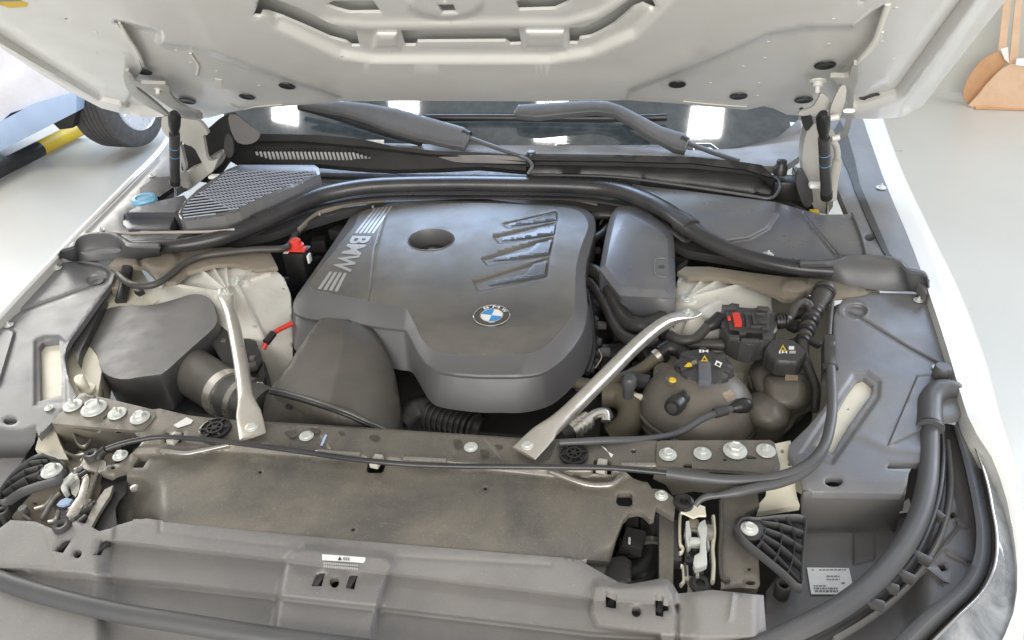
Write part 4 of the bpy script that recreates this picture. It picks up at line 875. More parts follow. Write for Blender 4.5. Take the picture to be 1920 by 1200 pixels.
# left edge of the air box: small white fittings
lf = lathe('side_fitting', [(.018, 0), (.018, .004), (.009, .005), (.009, .03), (.0075, .032), (.0005, .032)], U(160, 732, .85), M['cream'], CAR, label='cream threaded stud beside the air filter box')
sheet('side_duct', [(165, 690), (180, 700), (190, 720), (192, 742), (170, 735), (162, 715)], .835, M['taupe'], lf, step=6, skirt=.01)
dk = tube('spark_harness', [(1100, 545, .84), (1108, 580, .835), (1112, 620, .83), (1112, 660, .825), (1100, 700, .82)], .006, M['black'], CAR, label='thin black harness running down the right side of the engine cover')
for x, y in [(1118, 470), (1124, 440), (1112, 600), (1118, 640), (1104, 690), (1122, 566), (1128, 610), (1134, 660), (1090, 728)]: blob(x, y, .80, .022, .014, .014, M['airbox'], dk, 'connector')
tube('thin_wire', [(1125, 420, .85), (1135, 405, .85), (1150, 398, .85)], .0025, M['rubberg'], dk); tube('thin_wire', [(1116, 690, .82), (1128, 670, .84), (1122, 655, .84)], .0012, M['bumper'], dk)
tube('back_hose', [(1098, 412, .86), (1120, 404, .86), (1150, 404, .86)], .010, M['dark'], dk); tube('back_hose', [(1108, 450, .85), (1128, 438, .85), (1140, 425, .85)], .009, M['dark'], dk)
sp_ = tube('seal_channel_rail', [(560, 432, .86), (590, 405, .865), (620, 392, .87), (660, 380, .875), (720, 374, .875)], .004, M['taupe'], CAR, rh=.008, label='thin grey rail below the arch of the rubber seal')
tube('rail_right', [(1020, 372, .872), (1080, 376, .872), (1120, 384, .872)], .003, M['taupe'], sp_)
for x, y in [(600, 405), (650, 386), (690, 380), (700, 392)]: blob(x, y, .862, .006, .006, .02, M['bumper'], sp_, 'rail_pin')
# ---------------------------------------------------------------- right side box
bT = [(1156, 405), (1170, 402), (1182, 404), (1206, 415), (1245, 440), (1252, 470), (1250, 540), (1243, 542), (1200, 541), (1170, 537), (1162, 531), (1137, 500), (1136, 494), (1146, 445)]
bS = [(1150, 396), (1170, 384), (1196, 384), (1215, 393), (1258, 432), (1265, 475), (1265, 552), (1256, 560), (1200, 558), (1168, 556), (1156, 549), (1128, 512), (1125, 500), (1138, 430)]
bB = [(1150, 400), (1170, 388), (1196, 388), (1218, 398), (1262, 436), (1268, 480), (1266, 588), (1258, 592), (1215, 575), (1172, 566), (1160, 558), (1131, 520), (1127, 506), (1138, 434)]
a_, b_, c_ = [cr(np.array(q, float), 3, True) for q in (bT, bS, bB)]
r1 = UN(a_[:, 0], a_[:, 1], .897); r2 = UN(b_[:, 0], b_[:, 1], .885); r1b = UN(a_[:, 0] * .9 + b_[:, 0] * .1, a_[:, 1] * .9 + b_[:, 1] * .1, .896); r2b = UN(a_[:, 0] * .1 + b_[:, 0] * .9, a_[:, 1] * .1 + b_[:, 1] * .9, .888)
r3 = r2.copy(); r3[:, 2] = .855; r3 = np.where((b_[:, 1] > 520)[:, None], UN(c_[:, 0], c_[:, 1], .862), r3); r4 = r3.copy(); r4[:, 2] = .80
v, f = stack_geo([r1, r1b, r2b, r2, r3, r4])
bx = link('control_box_cover', fixn(mesh(v, f)), M['bluegrey'], CAR, smooth=35, label='blue grey faceted box right of the engine cover')
tube('moulded_line', [(1247, 484, .898), (1230, 486, .898), (1227, 505, .898), (1232, 516, .898), (1249, 520, .898)], .0013, M['grey'], bx)
block('moulded_mark', U(1240, 500, .8975), .012, .012, .001, M['dark'], bx, b=.0003)
sheet('box_ledge', [(1150, 392), (1172, 380), (1200, 382), (1250, 425), (1262, 440), (1268, 480), (1290, 486), (1270, 500), (1260, 590), (1120, 520)], .845, M['black'], bx, step=20, skirt=.03)
# hoses between box and engine
h1 = tube('coolant_hose', [(1084, 506, .83), (1105, 506, .84), (1125, 516, .845), (1142, 540, .845), (1155, 566, .842), (1166, 590, .84), (1182, 606, .845), (1206, 610, .85), (1232, 602, .85), (1256, 586, .85)], .0155, M['hose'], CAR, n=16, label='thick black coolant hose curving below the faceted box')
tube('coolant_hose', [(1082, 526, .825), (1104, 530, .83), (1122, 548, .83), (1138, 576, .83), (1152, 606, .83), (1170, 630, .83), (1196, 640, .84), (1230, 636, .84)], .012, M['hose'], CAR, n=14, label='second black coolant hose nearest the engine cover')
h3 = tube('coolant_hose', [(1040, 713, .815), (1075, 716, .815), (1115, 722, .815), (1160, 712, .815), (1200, 694, .82), (1228, 672, .83), (1246, 656, .84)], .0115, M['hosebr'], CAR, n=14, label='dusty coolant hose passing under the right strut brace')
tube('hose_clamp', [(1228, 671, .83), (1236, 665, .834)], .0145, M['alu'], h3); tube('hose_elbow', [(1238, 662, .838), (1256, 652, .845), (1276, 658, .845), (1288, 672, .845)], .015, M['black'], h3)
tube('radiator_hose', [(1128, 740, .80), (1160, 742, .80), (1182, 762, .80), (1178, 795, .79), (1150, 820, .77)], .024, M['hosebr'], CAR, n=18, label='thick dusty radiator hose beside the coolant tank')
hp = tube('refrigerant_pipe', [(1062, 818, .83), (1080, 804, .84), (1098, 790, .845), (1112, 778, .845), (1134, 772, .84), (1142, 786, .83)], [.013, .013, .009, .008, .009, .009], M['hose'], CAR, n=14, label='silver refrigerant pipe fitting beside the lower end of the right brace')
tube('silver_sleeve', [(1072, 808, .84), (1088, 797, .843), (1104, 785, .846)], .0145, M['alu'], hp); tube('silver_elbow', [(1104, 784, .846), (1118, 776, .845), (1134, 775, .842), (1136, 790, .835)], .0085, M['alu'], hp)
for k in range(3): tube('sleeve_ring', [(1080 + k * 8, 803 - k * 5.6, .843), (1083 + k * 8, 801 - k * 5.6, .843)], .0165, M['alu'], hp)
vv = lathe('service_valve', [(.010, -.02), (.010, .005), (.013, .006), (.013, .022), (.010, .026), (.0005, .026)], U(1179, 728, .84), M['rubberg'], CAR, n=14, label='small black service valve cap above the radiator hose')
blob(1192, 712, .83, .05, .02, .02, M['dark'], vv, 'valve_bracket'); blob(1202, 745, .82, .06, .01, .01, M['cream'], vv, 'valve_bracket')
for k in range(12): blob(rnd.uniform(1130, 1240), rnd.uniform(645, 735), .77, rnd.uniform(.02, .05), rnd.uniform(.02, .04), rnd.uniform(.02, .04), rnd.choice([M['dark'], M['black'], M['foil']]), blk, 'casing_boss')
for k in range(10): blob(rnd.uniform(1160, 1270), rnd.uniform(560, 650), .80, rnd.uniform(.015, .035), rnd.uniform(.015, .03), rnd.uniform(.01, .03), rnd.choice([M['dark'], M['black']]), blk, 'connector')
blob(1190, 600, .83, .022, .016, .01, M['bumper'], blk, 'connector')
# ---------------------------------------------------------------- coolant tanks
def sil(cx, cy, z): return U(cx, cy, z)
tc = U(1306, 772, .80); k_ = np.linalg.norm(tc - CAM) / F
prof = []
for a in np.linspace(-60, 84, 22): a = math.radians(a); prof.append((102 * k_ * math.cos(a) ** .8, 78 * k_ * math.sin(a)))
prof.append((.0006, prof[-1][1]))
tk = lathe('coolant_tank', prof, tc, M['tank'], CAR, n=48, smooth=80, label='round brown black coolant tank with a lobed screw cap and warning symbols')
lathe('tank_seam', [(103 * k_, -.012), (105.5 * k_, -.011), (105.5 * k_, -.007), (103 * k_, -.006)], tc + np.array([0, 0, -.006]), M['tank'], tk, n=48, ax=(0.0, .25, 1))
cc = U(1320, 690, .872); kc = np.linalg.norm(cc - CAM) / F
lobe = lambda a, r, h: 1 + (.06 * (1 if math.cos(8 * a + .4) > .3 else 0) if r > 36 * kc else 0)
cap = lathe('screw_cap', [(50 * kc, -.022), (51 * kc, -.012), (48 * kc, .002), (46 * kc, .007), (38 * kc, .010), (37 * kc, .0105), (.0006, .012)], cc, M['dark'], tk, n=64, mod=lobe, smooth=30)
block('cap_grip', cc + np.array([-.002, -.026, .006]), .022, .056, .020, M['bluegrey'], tk, rz=-.05, b=.004)
for a in (35, 145, 200, 340, 90):
    a = math.radians(a); block('cap_rib', cc + np.array([math.cos(a) * .032, math.sin(a) * .032, .006]), .028, .012, .013, M['dark'], tk, rz=a, b=.003)
def zc(px, py): return .872 + .0175
def tri(name, x, y, s, z, mt, par): return sheet(name, [(x, y - s), (x + s * 1.1, y + s * .8), (x - s * 1.1, y + s * .8)], z, mt, par, step=20, skirt=.0006, smooth=None)
def rectp(name, x, y, w_, h_, z, mt, par, a=0, **kw):
    c, s = math.cos(math.radians(a)), math.sin(math.radians(a)); q = [(-w_, -h_), (w_, -h_), (w_, h_), (-w_, h_)]
    return sheet(name, [(x + u * c - v_ * s, y + u * s + v_ * c) for u, v_ in q], z, mt, par, step=30, skirt=.0005, smooth=None, **kw)
for a in range(12):
    a = a * math.pi / 6 + .26; block('cap_lug', cc + np.array([math.cos(a) * 47 * kc, math.sin(a) * 47 * kc, -.006]), .008, .010, .018, M['dark'], tk, rz=a, b=.002)
lathe('cap_seat', [(56 * kc, -.030), (56 * kc, -.022), (51 * kc, -.019), (50 * kc, -.024)], cc, M['dark'], tk, n=48)
for i_, (z_, rr) in enumerate([(-.012, 1.015)]):
    pts = [tc + np.array([102 * k_ * rr * math.cos(t), 102 * k_ * rr * math.sin(t), -.012 - .030 * math.sin(t + .5)]) for t in np.linspace(math.pi * .9, math.pi * 2.1, 40)]
    tube3('mould_seam', pts, .0035, M['tank'], tk, rh=.0028, n=8)
tri('warning_triangle', 1321, 672, 6, .8900, M['yellow'], tk); tri('warning_triangle', 1321, 673, 2.6, .8906, M['ink'], tk)
rectp('cap_symbol', 1347, 682, 6, 4.5, .8900, M['white'], tk, 25); rectp('cap_symbol', 1347, 683, 3, 2, .8906, M['ink'], tk, 25)
sheet('yellow_arrow', [(1283, 687), (1290, 680), (1296, 680), (1298, 686), (1290, 688)], .8890, M['yellow'], tk, step=20, skirt=.0005); rectp('cap_symbol', 1302, 679, 5, 3.5, .8893, M['taupe'], tk, -20)
rectp('cap_symbol', 1313, 658, 2, 2.5, .8888, M['white'], tk); sheet('cap_symbol', [(1317, 655), (1328, 661), (1328, 655), (1317, 661)], .8888, M['white'], tk, step=20, skirt=.0005)
def on_tank(px, py):
    # first hit of the pixel's ray with the lathe body
    q = U(px, py, .95); d = (q - CAM) / np.linalg.norm(q - CAM); H_ = np.array([p[1] for p in prof]); R_ = np.array([p[0] for p in prof])
    for s in np.arange(np.linalg.norm(q - CAM), 3, .0008):
        p = CAM + d * s; h = p[2] - tc[2]
        if H_[0] < h < H_.max():
            r = np.interp(h, H_[:-1], R_[:-1])
            if np.hypot(p[0] - tc[0], p[1] - tc[1]) < r:
                dr = (np.interp(h + .001, H_[:-1], R_[:-1]) - r) / .001; n = np.array([(p[0] - tc[0]) / r, (p[1] - tc[1]) / r, -dr]); return p, n / np.linalg.norm(n)
    return q, np.array([0, 0, 1.0])
def sticker(name, quad_, mt, par, off=.0006):
    P = []; 
    for p in quad_: a, n = on_tank(*p); P.append(a + n * off)
    n = np.cross(P[1] - P[0], P[2] - P[0]); N_ = 6
    V = []
    for i in range(N_ + 1):
        for j in range(N_ + 1):
            u = lerp(quad_[0], quad_[1], i / N_); v_ = lerp(quad_[3], quad_[2], i / N_); a, nn = on_tank(*lerp(u, v_, j / N_)); V.append(a + nn * off)
    return link(name, fixn(mesh(V, [(i * 7 + j, i * 7 + j + 1, (i + 1) * 7 + j + 1, (i + 1) * 7 + j) for i in range(N_) for j in range(N_)])), mt, par, smooth=80)
tagm = mat('tan_label', (.42, .33, .23), .6, dust=(.20, .16, .11), damt=.9, dscale=260)
sticker('tan_label', [(1353, 738), (1370, 730), (1381, 747), (1364, 755)], tagm, tk)
p, n = on_tank(1258, 720); tube3('yellow_peg', [p, p + n * .014], .0065, M['tank'], tk); lathe('yellow_dot', [(.0065, 0), (.0055, .002), (.0004, .002)], U(1261, 713, p[2] + n[2] * .016), M['yellow'], tk, n=14)
p, n = on_tank(1282, 745); e = U(1260, 765, p[2] + .010)
tube3('level_sensor', [p, p + (e - p) * .45, p + (e - p) * .5, p + (e - p) * .9, e], np.array([.011, .012, .015, .0155, .014]), M['black'], tk, n=18); lathe('sensor_tip', [(.009, 0), (.009, .002), (.004, .003), (.0004, .003)], e, M['dark'], tk, ax=e - p, n=16)
tube3('sensor_clip', [U(1283, 733, p[2] + .006), U(1276, 748, p[2] + .012)], .003, M['dark'], tk)
# second tank: rounded body with its own cap and a lower dome
def lump(name, outl, z0, dome, depth, mt, par, rnd_=2, wd=22, **kw):
    ol = clean(chaikin(outl, rnd_)); ins = lambda x, y: z0 + dome * np.sqrt(np.clip(1 - (1 - np.clip(sd(x, y, ol) / wd, 0, 1)) ** 2, 0, 1))
    return sheet(name, ol, ins, mt, par, step=3.5, skirt=depth, smooth=80, **kw)
t2 = lump('reservoir_tank', [(1402, 700), (1410, 680), (1430, 664), (1470, 655), (1510, 672), (1522, 700), (1524, 735), (1516, 760), (1490, 775), (1440, 765), (1416, 740)], .795, .03, .12, M['tank'], CAR, label='brown black reservoir tank with a ribbed cap beside the round tank')
lump('upper_chamber', [(1428, 712), (1434, 699), (1460, 697), (1500, 697), (1514, 706), (1521, 725), (1518, 752), (1500, 768), (1470, 772), (1440, 760), (1428, 735)], .805, .045, .05, M['tank'], t2, wd=26)
lump('dome_chamber', [(1388, 762), (1398, 745), (1414, 734), (1432, 729), (1460, 733), (1477, 746), (1484, 765), (1483, 790), (1468, 806), (1444, 812), (1418, 804), (1400, 790)], .795, .060, .06, M['tank'], t2, wd=36)
tube('tank_seam', [(1404, 706, .80), (1412, 730, .79), (1424, 745, .785)], .004, M['tank'], t2)
tube('tank_seam', [(1390, 778, .79), (1402, 798, .785), (1425, 812, .78), (1452, 815, .78), (1478, 800, .785), (1490, 780, .79), (1512, 768, .785), (1526, 748, .785)], .005, M['tank'], t2)
sheet('lower_body', [(1388, 790), (1410, 806), (1450, 816), (1485, 795), (1525, 750), (1522, 790), (1480, 850), (1400, 840)], .77, M['dark'], t2, step=10, skirt=.08)
c2 = U(1472, 662, .868); k2 = np.linalg.norm(c2 - CAM) / F
lathe('screw_cap', [(33 * k2, -.026), (33 * k2, -.008), (34 * k2, -.004), (33 * k2, .004), (31 * k2, .007), (.0006, .008)], c2, M['dark'], t2, n=48, mod=lambda a, r, h: 1 + (.05 if math.cos(6 * a) > .2 else -.02), smooth=30)
tri('warning_triangle', 1468, 652, 6, .877, M['yellow'], t2); tri('warning_triangle', 1468, 653, 2.6, .8776, M['ink'], t2); rectp('cap_symbol', 1484, 652, 5, 3, .877, M['white'], t2)
rectp('cap_symbol', 1462, 660, 1.5, 2.5, .8768, M['white'], t2); sheet('cap_symbol', [(1466, 657), (1476, 663), (1476, 657), (1466, 663)], .8768, M['white'], t2, step=20, skirt=.0004); rectp('cap_symbol', 1486, 660, 6, 2.5, .8768, M['silverp'], t2)
rectp('tan_label', 1484, 709, 12, 6.5, .8465, tagm, t2, 4)
vh = tube('vent_hose', [(1372, 766, .872), (1345, 774, .872), (1315, 786, .872), (1290, 802, .872), (1262, 815, .868), (1225, 822, .875), (1180, 825, .882), (1130, 826, .888), (1090, 828, .89), (1050, 830, .888)], .0058, M['rubberg'], CAR, n=12, label='thin black hose running from the domed tank along the front beam')
tube('hose_coupling', [(1372, 766, .872), (1384, 762, .872), (1396, 760, .870), (1404, 758, .866)], [.007, .012, .013, .009], M['black'], vh, n=18)
tube('coupling_tip', [(1340, 775, .872), (1362, 769, .872)], .0085, M['dark'], vh)
# ---------------------------------------------------------------- connector module
cm = sheet('connector_module', [(1354, 570), (1362, 574), (1372, 568), (1386, 570), (1386, 576), (1412, 578), (1440, 574), (1446, 582), (1456, 590), (1457, 620), (1452, 626), (1440, 640), (1424, 642), (1412, 648), (1388, 644), (1366, 632), (1352, 612)],
           add(.885, bump([(1362, 580), (1442, 582), (1440, 628), (1400, 626), (1366, 620)], .012, 5)), M['dark'], CAR, step=5, skirt=.04, drop=.003, smooth=30, label='black multi pin connector block with a red lever on the right strut tower')
sheet('red_lever', [(1373, 586), (1386, 586), (1391, 602), (1391, 608), (1378, 608), (1375, 596)], .903, M['red'], cm, step=8, skirt=.007); block('red_tab', U(1367, 597, .90), .006, .012, .004, M['red'], cm)
for x, y, w_, h_ in [(1400, 590, .012, .004), (1412, 600, .004, .03), (1426, 590, .016, .004), (1430, 606, .016, .003), (1418, 614, .02, .004), (1436, 618, .014, .005), (1400, 604, .004, .034), (1368, 578, .02, .012), (1430, 580, .02, .01), (1376, 634, .018, .01), (1406, 640, .03, .008), (1438, 632, .016, .012), (1392, 626, .012, .008)]:
    block('moulded_rib', U(x, y, .898), w_, h_, .008, M['dark'], cm, rz=-.03, b=.001)
tube('cable_boot', [(1350, 600, .875), (1338, 606, .875), (1326, 612, .872)], [.017, .013, .011], M['black'], cm, n=16); tube('cable_boot', [(1455, 602, .88), (1466, 602, .88), (1477, 600, .878)], [.011, .013, .012], M['black'], cm, n=16)
for k in range(3): tube('boot_ring', [(1460 + k * 6, 602 - k * .6, .88), (1462 + k * 6, 602 - k * .6, .88)], .0155, M['black'], cm, n=16)
tube('module_cable', [(1326, 612, .872), (1318, 622, .868), (1305, 634, .866), (1288, 638, .865), (1270, 636, .862), (1256, 628, .86)], .0095, M['hose'], CAR, n=12, label='black cable leaving the connector block towards the brace')
tube('module_cable', [(1477, 600, .878), (1486, 588, .885), (1492, 574, .895), (1504, 566, .897), (1516, 570, .893), (1520, 584, .885), (1508, 600, .875)], .0075, M['hose'], CAR, n=12, label='black cable looping from the connector block to the right wiring loom')
tube('wiring_loom', [(1262, 640, .85), (1300, 646, .85), (1345, 646, .85), (1390, 648, .848), (1430, 650, .848), (1480, 648, .85), (1500, 640, .855)], .0115, M['hose'], CAR, n=12, label='black wiring loom lying across the cream body metal')
rl2 = tube('wiring_loom', [(1546, 542, .89), (1540, 558, .888), (1528, 584, .88), (1516, 610, .872), (1506, 638, .865), (1508, 668, .855), (1520, 700, .84), (1530, 730, .83), (1528, 770, .82)], [.020, .019, .016, .013, .012, .009, .008, .008, .007], M['hose'], CAR, n=14, label='thick taped black wiring loom beside the right cover')
for k in range(14):
    t = k / 13; i_ = t * 4; x = np.interp(i_, range(5), [1546, 1540, 1528, 1516, 1506]); y = np.interp(i_, range(5), [545, 558, 584, 610, 638]); z_ = np.interp(i_, [0, 4], [.892, .866])
    r_ = np.interp(t, [0, 1], [.0205, .0128]); tube('tape_turn', [(x, y, z_), (x - 1.6, y + 4, z_)], r_ * 1.04, M['black'] if k % 2 else M['hose'], rl2, n=14)
blob(1500, 588, .86, .045, .02, .012, M['black'], rl2, 'loom_clip', rz=.5); blob(1490, 612, .86, .03, .02, .012, M['black'], rl2, 'loom_clip', rz=.9); blob(1520, 640, .87, .04, .012, .01, M['black'], rl2, 'loom_clip', rz=-.8)
# ---------------------------------------------------------------- strut braces
def brace(P, rw, rh, lab):
    o = tube('strut_brace', P, rw, M['alu'], CAR, rh=rh, n=24, k=10, pw=2.3, label=lab); return o
bl = brace([(424, 541, .872), (425, 556, .873), (430, 578, .880), (437, 605, .888), (445, 645, .893), (453, 690, .897), (459, 730, .900), (464, 765, .897), (469, 790, .894), (474, 818, .893)],
           [.016, .017, .0145, .0125, .0125, .0125, .0125, .0125, .014, .020, .0205, .0205], [.003, .003, .007, .0115, .0125, .0125, .0125, .0125, .012, .005, .0032, .003], 'bright aluminium strut brace from the left tower to the front beam')
bolt(424, 552, .876, 13, bl, STUD, 'nut'); bolt(472, 801, .8965, 12, bl, FLAT)
br = brace([(1304, 582, .872), (1288, 590, .874), (1262, 598, .880), (1232, 615, .888), (1190, 650, .893), (1140, 700, .898), (1090, 750, .901), (1050, 788, .900), (1025, 808, .897), (1005, 827, .895), (982, 850, .893)],
           [.016, .017, .0145, .0125, .0125, .0125, .0125, .0125, .0125, .015, .0205, .0215, .022], [.003, .003, .007, .0115, .0125, .0125, .0125, .0125, .0125, .011, .005, .0032, .003], 'bright aluminium strut brace from the right tower to the front beam')
bolt(1290, 588, .877, 11, br, STUD, 'nut'); bolt(989, 835, .8965, 12, br, FLAT)
# ---------------------------------------------------------------- radiator support panel
RP = [(250, 772), (300, 766), (350, 778), (420, 789), (500, 794), (600, 799), (738, 808), (850, 815), (960, 823), (1035, 826), (1232, 826), (1232, 872), (1167, 872), (1165, 878), (1173, 885), (1187, 897), (1204, 903), (1214, 904), (1222, 916), (1245, 918), (1262, 932), (1266, 950), (1264, 970), (1247, 960), (1230, 951), (1226, 972), (1218, 974), (1206, 962), (1196, 959), (1180, 962), (1168, 975), (1156, 1004), (1146, 1040), (1137, 1066), (1130, 1090), (1070, 1080), (700, 1050), (400, 1020), (290, 1010), (222, 1000), (216, 985), (222, 968), (217, 948), (230, 938), (238, 905), (238, 886), (230, 882), (217, 886), (207, 893), (190, 887), (199, 874), (224, 868), (249, 848), (262, 835), (268, 826), (252, 812)]
rpz = add(.882, below([250, 430, 700, 900, 1035, 1167], [838, 832, 852, 866, 880, 880], -.012, 16), lambda x, y: -.010 * sm((y - np.interp(x, [250, 1150], [940, 1010])) / 90),
          ridge([(303, 845), (345, 849), (372, 845), (429, 832)], .005, 4), ridge([(596, 845), (676, 851)], .003, 3), ridge([(757, 859), (837, 862)], .003, 3), ridge([(1033, 883), (1098, 907), (1145, 908), (1166, 890)], .005, 4),
          lambda x, y: -.035 * sm((312 - x + (y - 900) * .05) / 70) * sm((y - 885) / 40), lambda x, y: -.018 * sm((x - 1085 - (1060 - y) * .45) / 60) * sm((y - 1000) / 60),
          bump([(555, 798), (590, 800), (620, 845), (540, 838)], -.002, 6), bump([(860, 816), (905, 818), (940, 862), (850, 858)], -.002, 6), ridge([(1017, 870), (1033, 862), (1045, 828)], .002, 4), below([220, 700, 1137], [980, 1022, 1052], -.012, 12))
rp = sheet('radiator_support_panel', RP, rpz, M['steel'], CAR, holes=[[(690, 862), (696, 860), (722, 861), (724, 868), (719, 884), (714, 887), (692, 887), (687, 883)], [(249, 874), (261, 857), (275, 857), (278, 861), (268, 877), (252, 877)], [(1156, 930), (1160, 924), (1182, 924), (1186, 930), (1186, 946), (1180, 950), (1160, 948), (1155, 942)],
           oval(488, 885, 3.5, 3, 10), oval(910, 916, 3.6, 3, 10), oval(662, 993, 4, 3.5, 10), oval(1188, 846, 5, 3.4, 10), oval(212, 877, 4, 3.5, 10), [(1113, 863), (1119, 861), (1119, 888), (1111, 888)], [(1139, 862), (1146, 864), (1146, 890), (1138, 890)], [(310, 812), (318, 812), (316, 830), (308, 830)], [(336, 812), (345, 812), (340, 830), (332, 830)]],
           step=5, skirt=.010, drop=.001, smooth=50, label='dusty brown grey sheet metal panel above the radiator')
sheet('beam_back_face', [(250, 768), (420, 786), (600, 796), (738, 805), (960, 820), (1035, 823), (1232, 824), (1232, 830), (1035, 830), (960, 827), (738, 812), (420, 793), (250, 775)], .866, M['steel'], rp, step=20, skirt=.05)
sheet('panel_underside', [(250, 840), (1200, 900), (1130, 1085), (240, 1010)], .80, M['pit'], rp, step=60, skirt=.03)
for x, y, r, me_ in [(575, 818, 13, FLAT), (883, 839, 13, FLAT), (226, 855, 12, BOLT), (1240, 930, 12, BOLT)]: bolt(x, y, float(rpz(np.array([float(x)]), np.array([float(y)]))[0]) + .001, r, rp, me_)
for q in [[(303, 844, .886), (345, 849, .885), (372, 845, .885), (429, 832, .886)], [(597, 845, .885), (636, 849, .885), (676, 851, .885)], [(757, 859, .883), (837, 863, .883)], [(1033, 882, .883), (1098, 906, .880), (1145, 907, .880), (1164, 892, .881)], [(1165, 871, .888), (1229, 871, .888)]]: tube('pressed_bead', q, .0042, M['bare'], rp, rh=.0025, n=8)
tube('edge_highlight', [(250, 978, .864), (300, 981, .862), (480, 998, .862), (700, 1016, .862), (900, 1032, .862), (1040, 1043, .862), (1100, 1052, .862)], .005, M['bare'], rp, rh=.003, n=8)  # bright steel tube imitates the highlight along the lower edge
for q in [[(603, 783 - 0), (614, 790)]]: pass
for x, y, a, b in [(545, 815, 14, 7), (590, 808, 12, 6), (702, 822, 12, 6), (858, 832, 10, 9), (908, 850, 10, 7), (935, 838, 9, 5), (640, 812, 7, 3)]: sheet('dark_smudge', chaikin([(x - a, y - b), (x + a * .7, y - b * .8), (x + a, y + b * .2), (x + a * .2, y + b), (x - a * .5, y + b * .3)], 2), .8835, M['smudge'], rp, step=12, skirt=0, smooth=None)
for x, y in [(253, 917)]: lathe('weld_stud', [(.006, 0), (.006, .004), (.0004, .005)], U(x, y, .868), M['bare'], rp, n=12)
for a, b in [((325, 797), (362, 788)), ((1128, 836), (1150, 852))]:
    c_ = lerp(a, b, .5); sheet('torn_label', [(a[0], a[1]), (b[0] - 12, b[1] - 6), b, (b[0] - 4, b[1] + 6), (a[0] + 8, a[1] + 5)], .8835, M['white'], rp, step=8, skirt=.0006)
rectp('blue_mark', 607, 825, 2, 11, .8832, M['carb'], rp, 24)
for x, y in [(403, 804), (1076, 851)]:
    c = U(x, y, .886); k = np.linalg.norm(c - CAM) / F; R_ = 27 * k
    parts = [lathe_geo([(R_, -.003), (R_, .002), (R_ * .86, .003), (R_ * .84, .0)], n=28), lathe_geo([(R_ * .55, -.002), (R_ * .55, .004), (R_ * .42, .004), (R_ * .40, 0)], n=20), lathe_geo([(R_ * .2, -.002), (R_ * .2, .004), (.0004, .004)], n=14)]
    for q in range(6): a = q * math.pi / 3 + .3; parts.append(box_geo((math.cos(a) * R_ * .55, math.sin(a) * R_ * .55, .001), R_ * .8, R_ * .13, .004, rz=a))
    parts.append(lathe_geo([(R_ * .9, -.004), (R_ * .9, -.001), (.0004, -.001)], n=20))
    v, f = join(parts); link('round_vent_clip', fixn(mesh([np.array(p) + c for p in v], f)), M['black'], rp)
clipm = mat('clear_clip', (.42, .40, .36), .25, dscale=30)
for x, y in [(1128, 874), (327, 822), (706, 865)]:
    block('cable_clip', U(x, y, .887), .014, .022, .010, clipm, rp, b=.002, rz=-.15)
# end brackets with four bolts each
def bracket(outl, z, holes, lab):
    return sheet('beam_end_bracket', outl, z, M['steel'], CAR, holes=holes, step=8, skirt=.006, drop=.0006, label=lab, smooth=35)
bkl = bracket([(97, 790), (150, 738), (158, 737), (288, 768), (292, 780), (285, 790), (270, 806), (258, 808), (100, 794)], add(.884, ridge([(160, 742), (176, 746)], .002, 3)), [[(193, 785), (207, 770), (210, 772), (196, 786)]], 'steel bracket with four bolts at the left end of the front beam')
sheet('bracket_flange', [(97, 791), (262, 806), (264, 812), (225, 832), (224, 868), (190, 866), (170, 850), (150, 845), (130, 862), (112, 830)], lambda x, y: .881 - .0014 * np.maximum(y - 796, 0), M['steel'], bkl, step=6, skirt=.004,
      holes=[[(135, 796), (188, 800), (190, 808), (186, 812), (140, 803)], [(215, 803), (228, 804), (227, 812), (216, 812)]])
for x, y, r, me_ in [(137, 761, 15, STUD), (177, 767, 20, BOLT), (220, 776, 15, STUD), (263, 784, 16, BOLT)]: bolt(x, y, .885, r, bkl, me_)
bkr = bracket([(1232, 828), (1240, 826), (1444, 825), (1452, 830), (1463, 872), (1462, 890), (1400, 884), (1230, 874)], .886, [[(1281, 873), (1285, 869), (1297, 870), (1298, 882), (1282, 880)], [(1399, 853), (1418, 856), (1417, 861), (1400, 860)], oval(1359, 862, 4, 2.6, 8)], 'steel bracket with four bolts at the right end of the front beam')
sheet('bracket_flange', [(1230, 873), (1340, 880), (1462, 891), (1462, 910), (1420, 925), (1330, 922), (1300, 918), (1262, 925), (1248, 905), (1225, 895)], lambda x, y: .883 - .0012 * np.maximum(y - 876, 0), M['steel'], bkr, step=6, skirt=.004, holes=[[(1330, 880), (1400, 884), (1400, 896), (1328, 890)]])
for x, y, r, me_ in [(1252, 853, 16, BOLT), (1317, 851, 16, STUD), (1378, 846, 21, BOLT), (1436, 846, 17, STUD)]: bolt(x, y, .8875, r, bkr, me_)
sheet('cream_gusset', [(1440, 892), (1488, 890), (1494, 930), (1500, 948), (1420, 960), (1424, 944), (1436, 930)], lambda x, y: .862 - .0003 * (y - 890), M['cream'], CAR, step=8, skirt=.01, label='cream painted gusset at the right end of the front beam')
sheet('cream_gusset', [(1452, 832), (1482, 826), (1488, 850), (1505, 885), (1490, 896), (1463, 892)], .868, M['cream'], CAR, holes=[oval(1467, 846, 4, 4, 8), oval(1480, 870, 3, 4, 8)], step=8, skirt=.01, label='cream painted metal between the right bracket and the fender cover')
sheet('cream_gusset', [(72, 820), (100, 796), (112, 830), (128, 862), (100, 860), (75, 845), (66, 842)], .858, M['cream'], CAR, step=8, skirt=.03, label='cream painted metal below the left bracket')
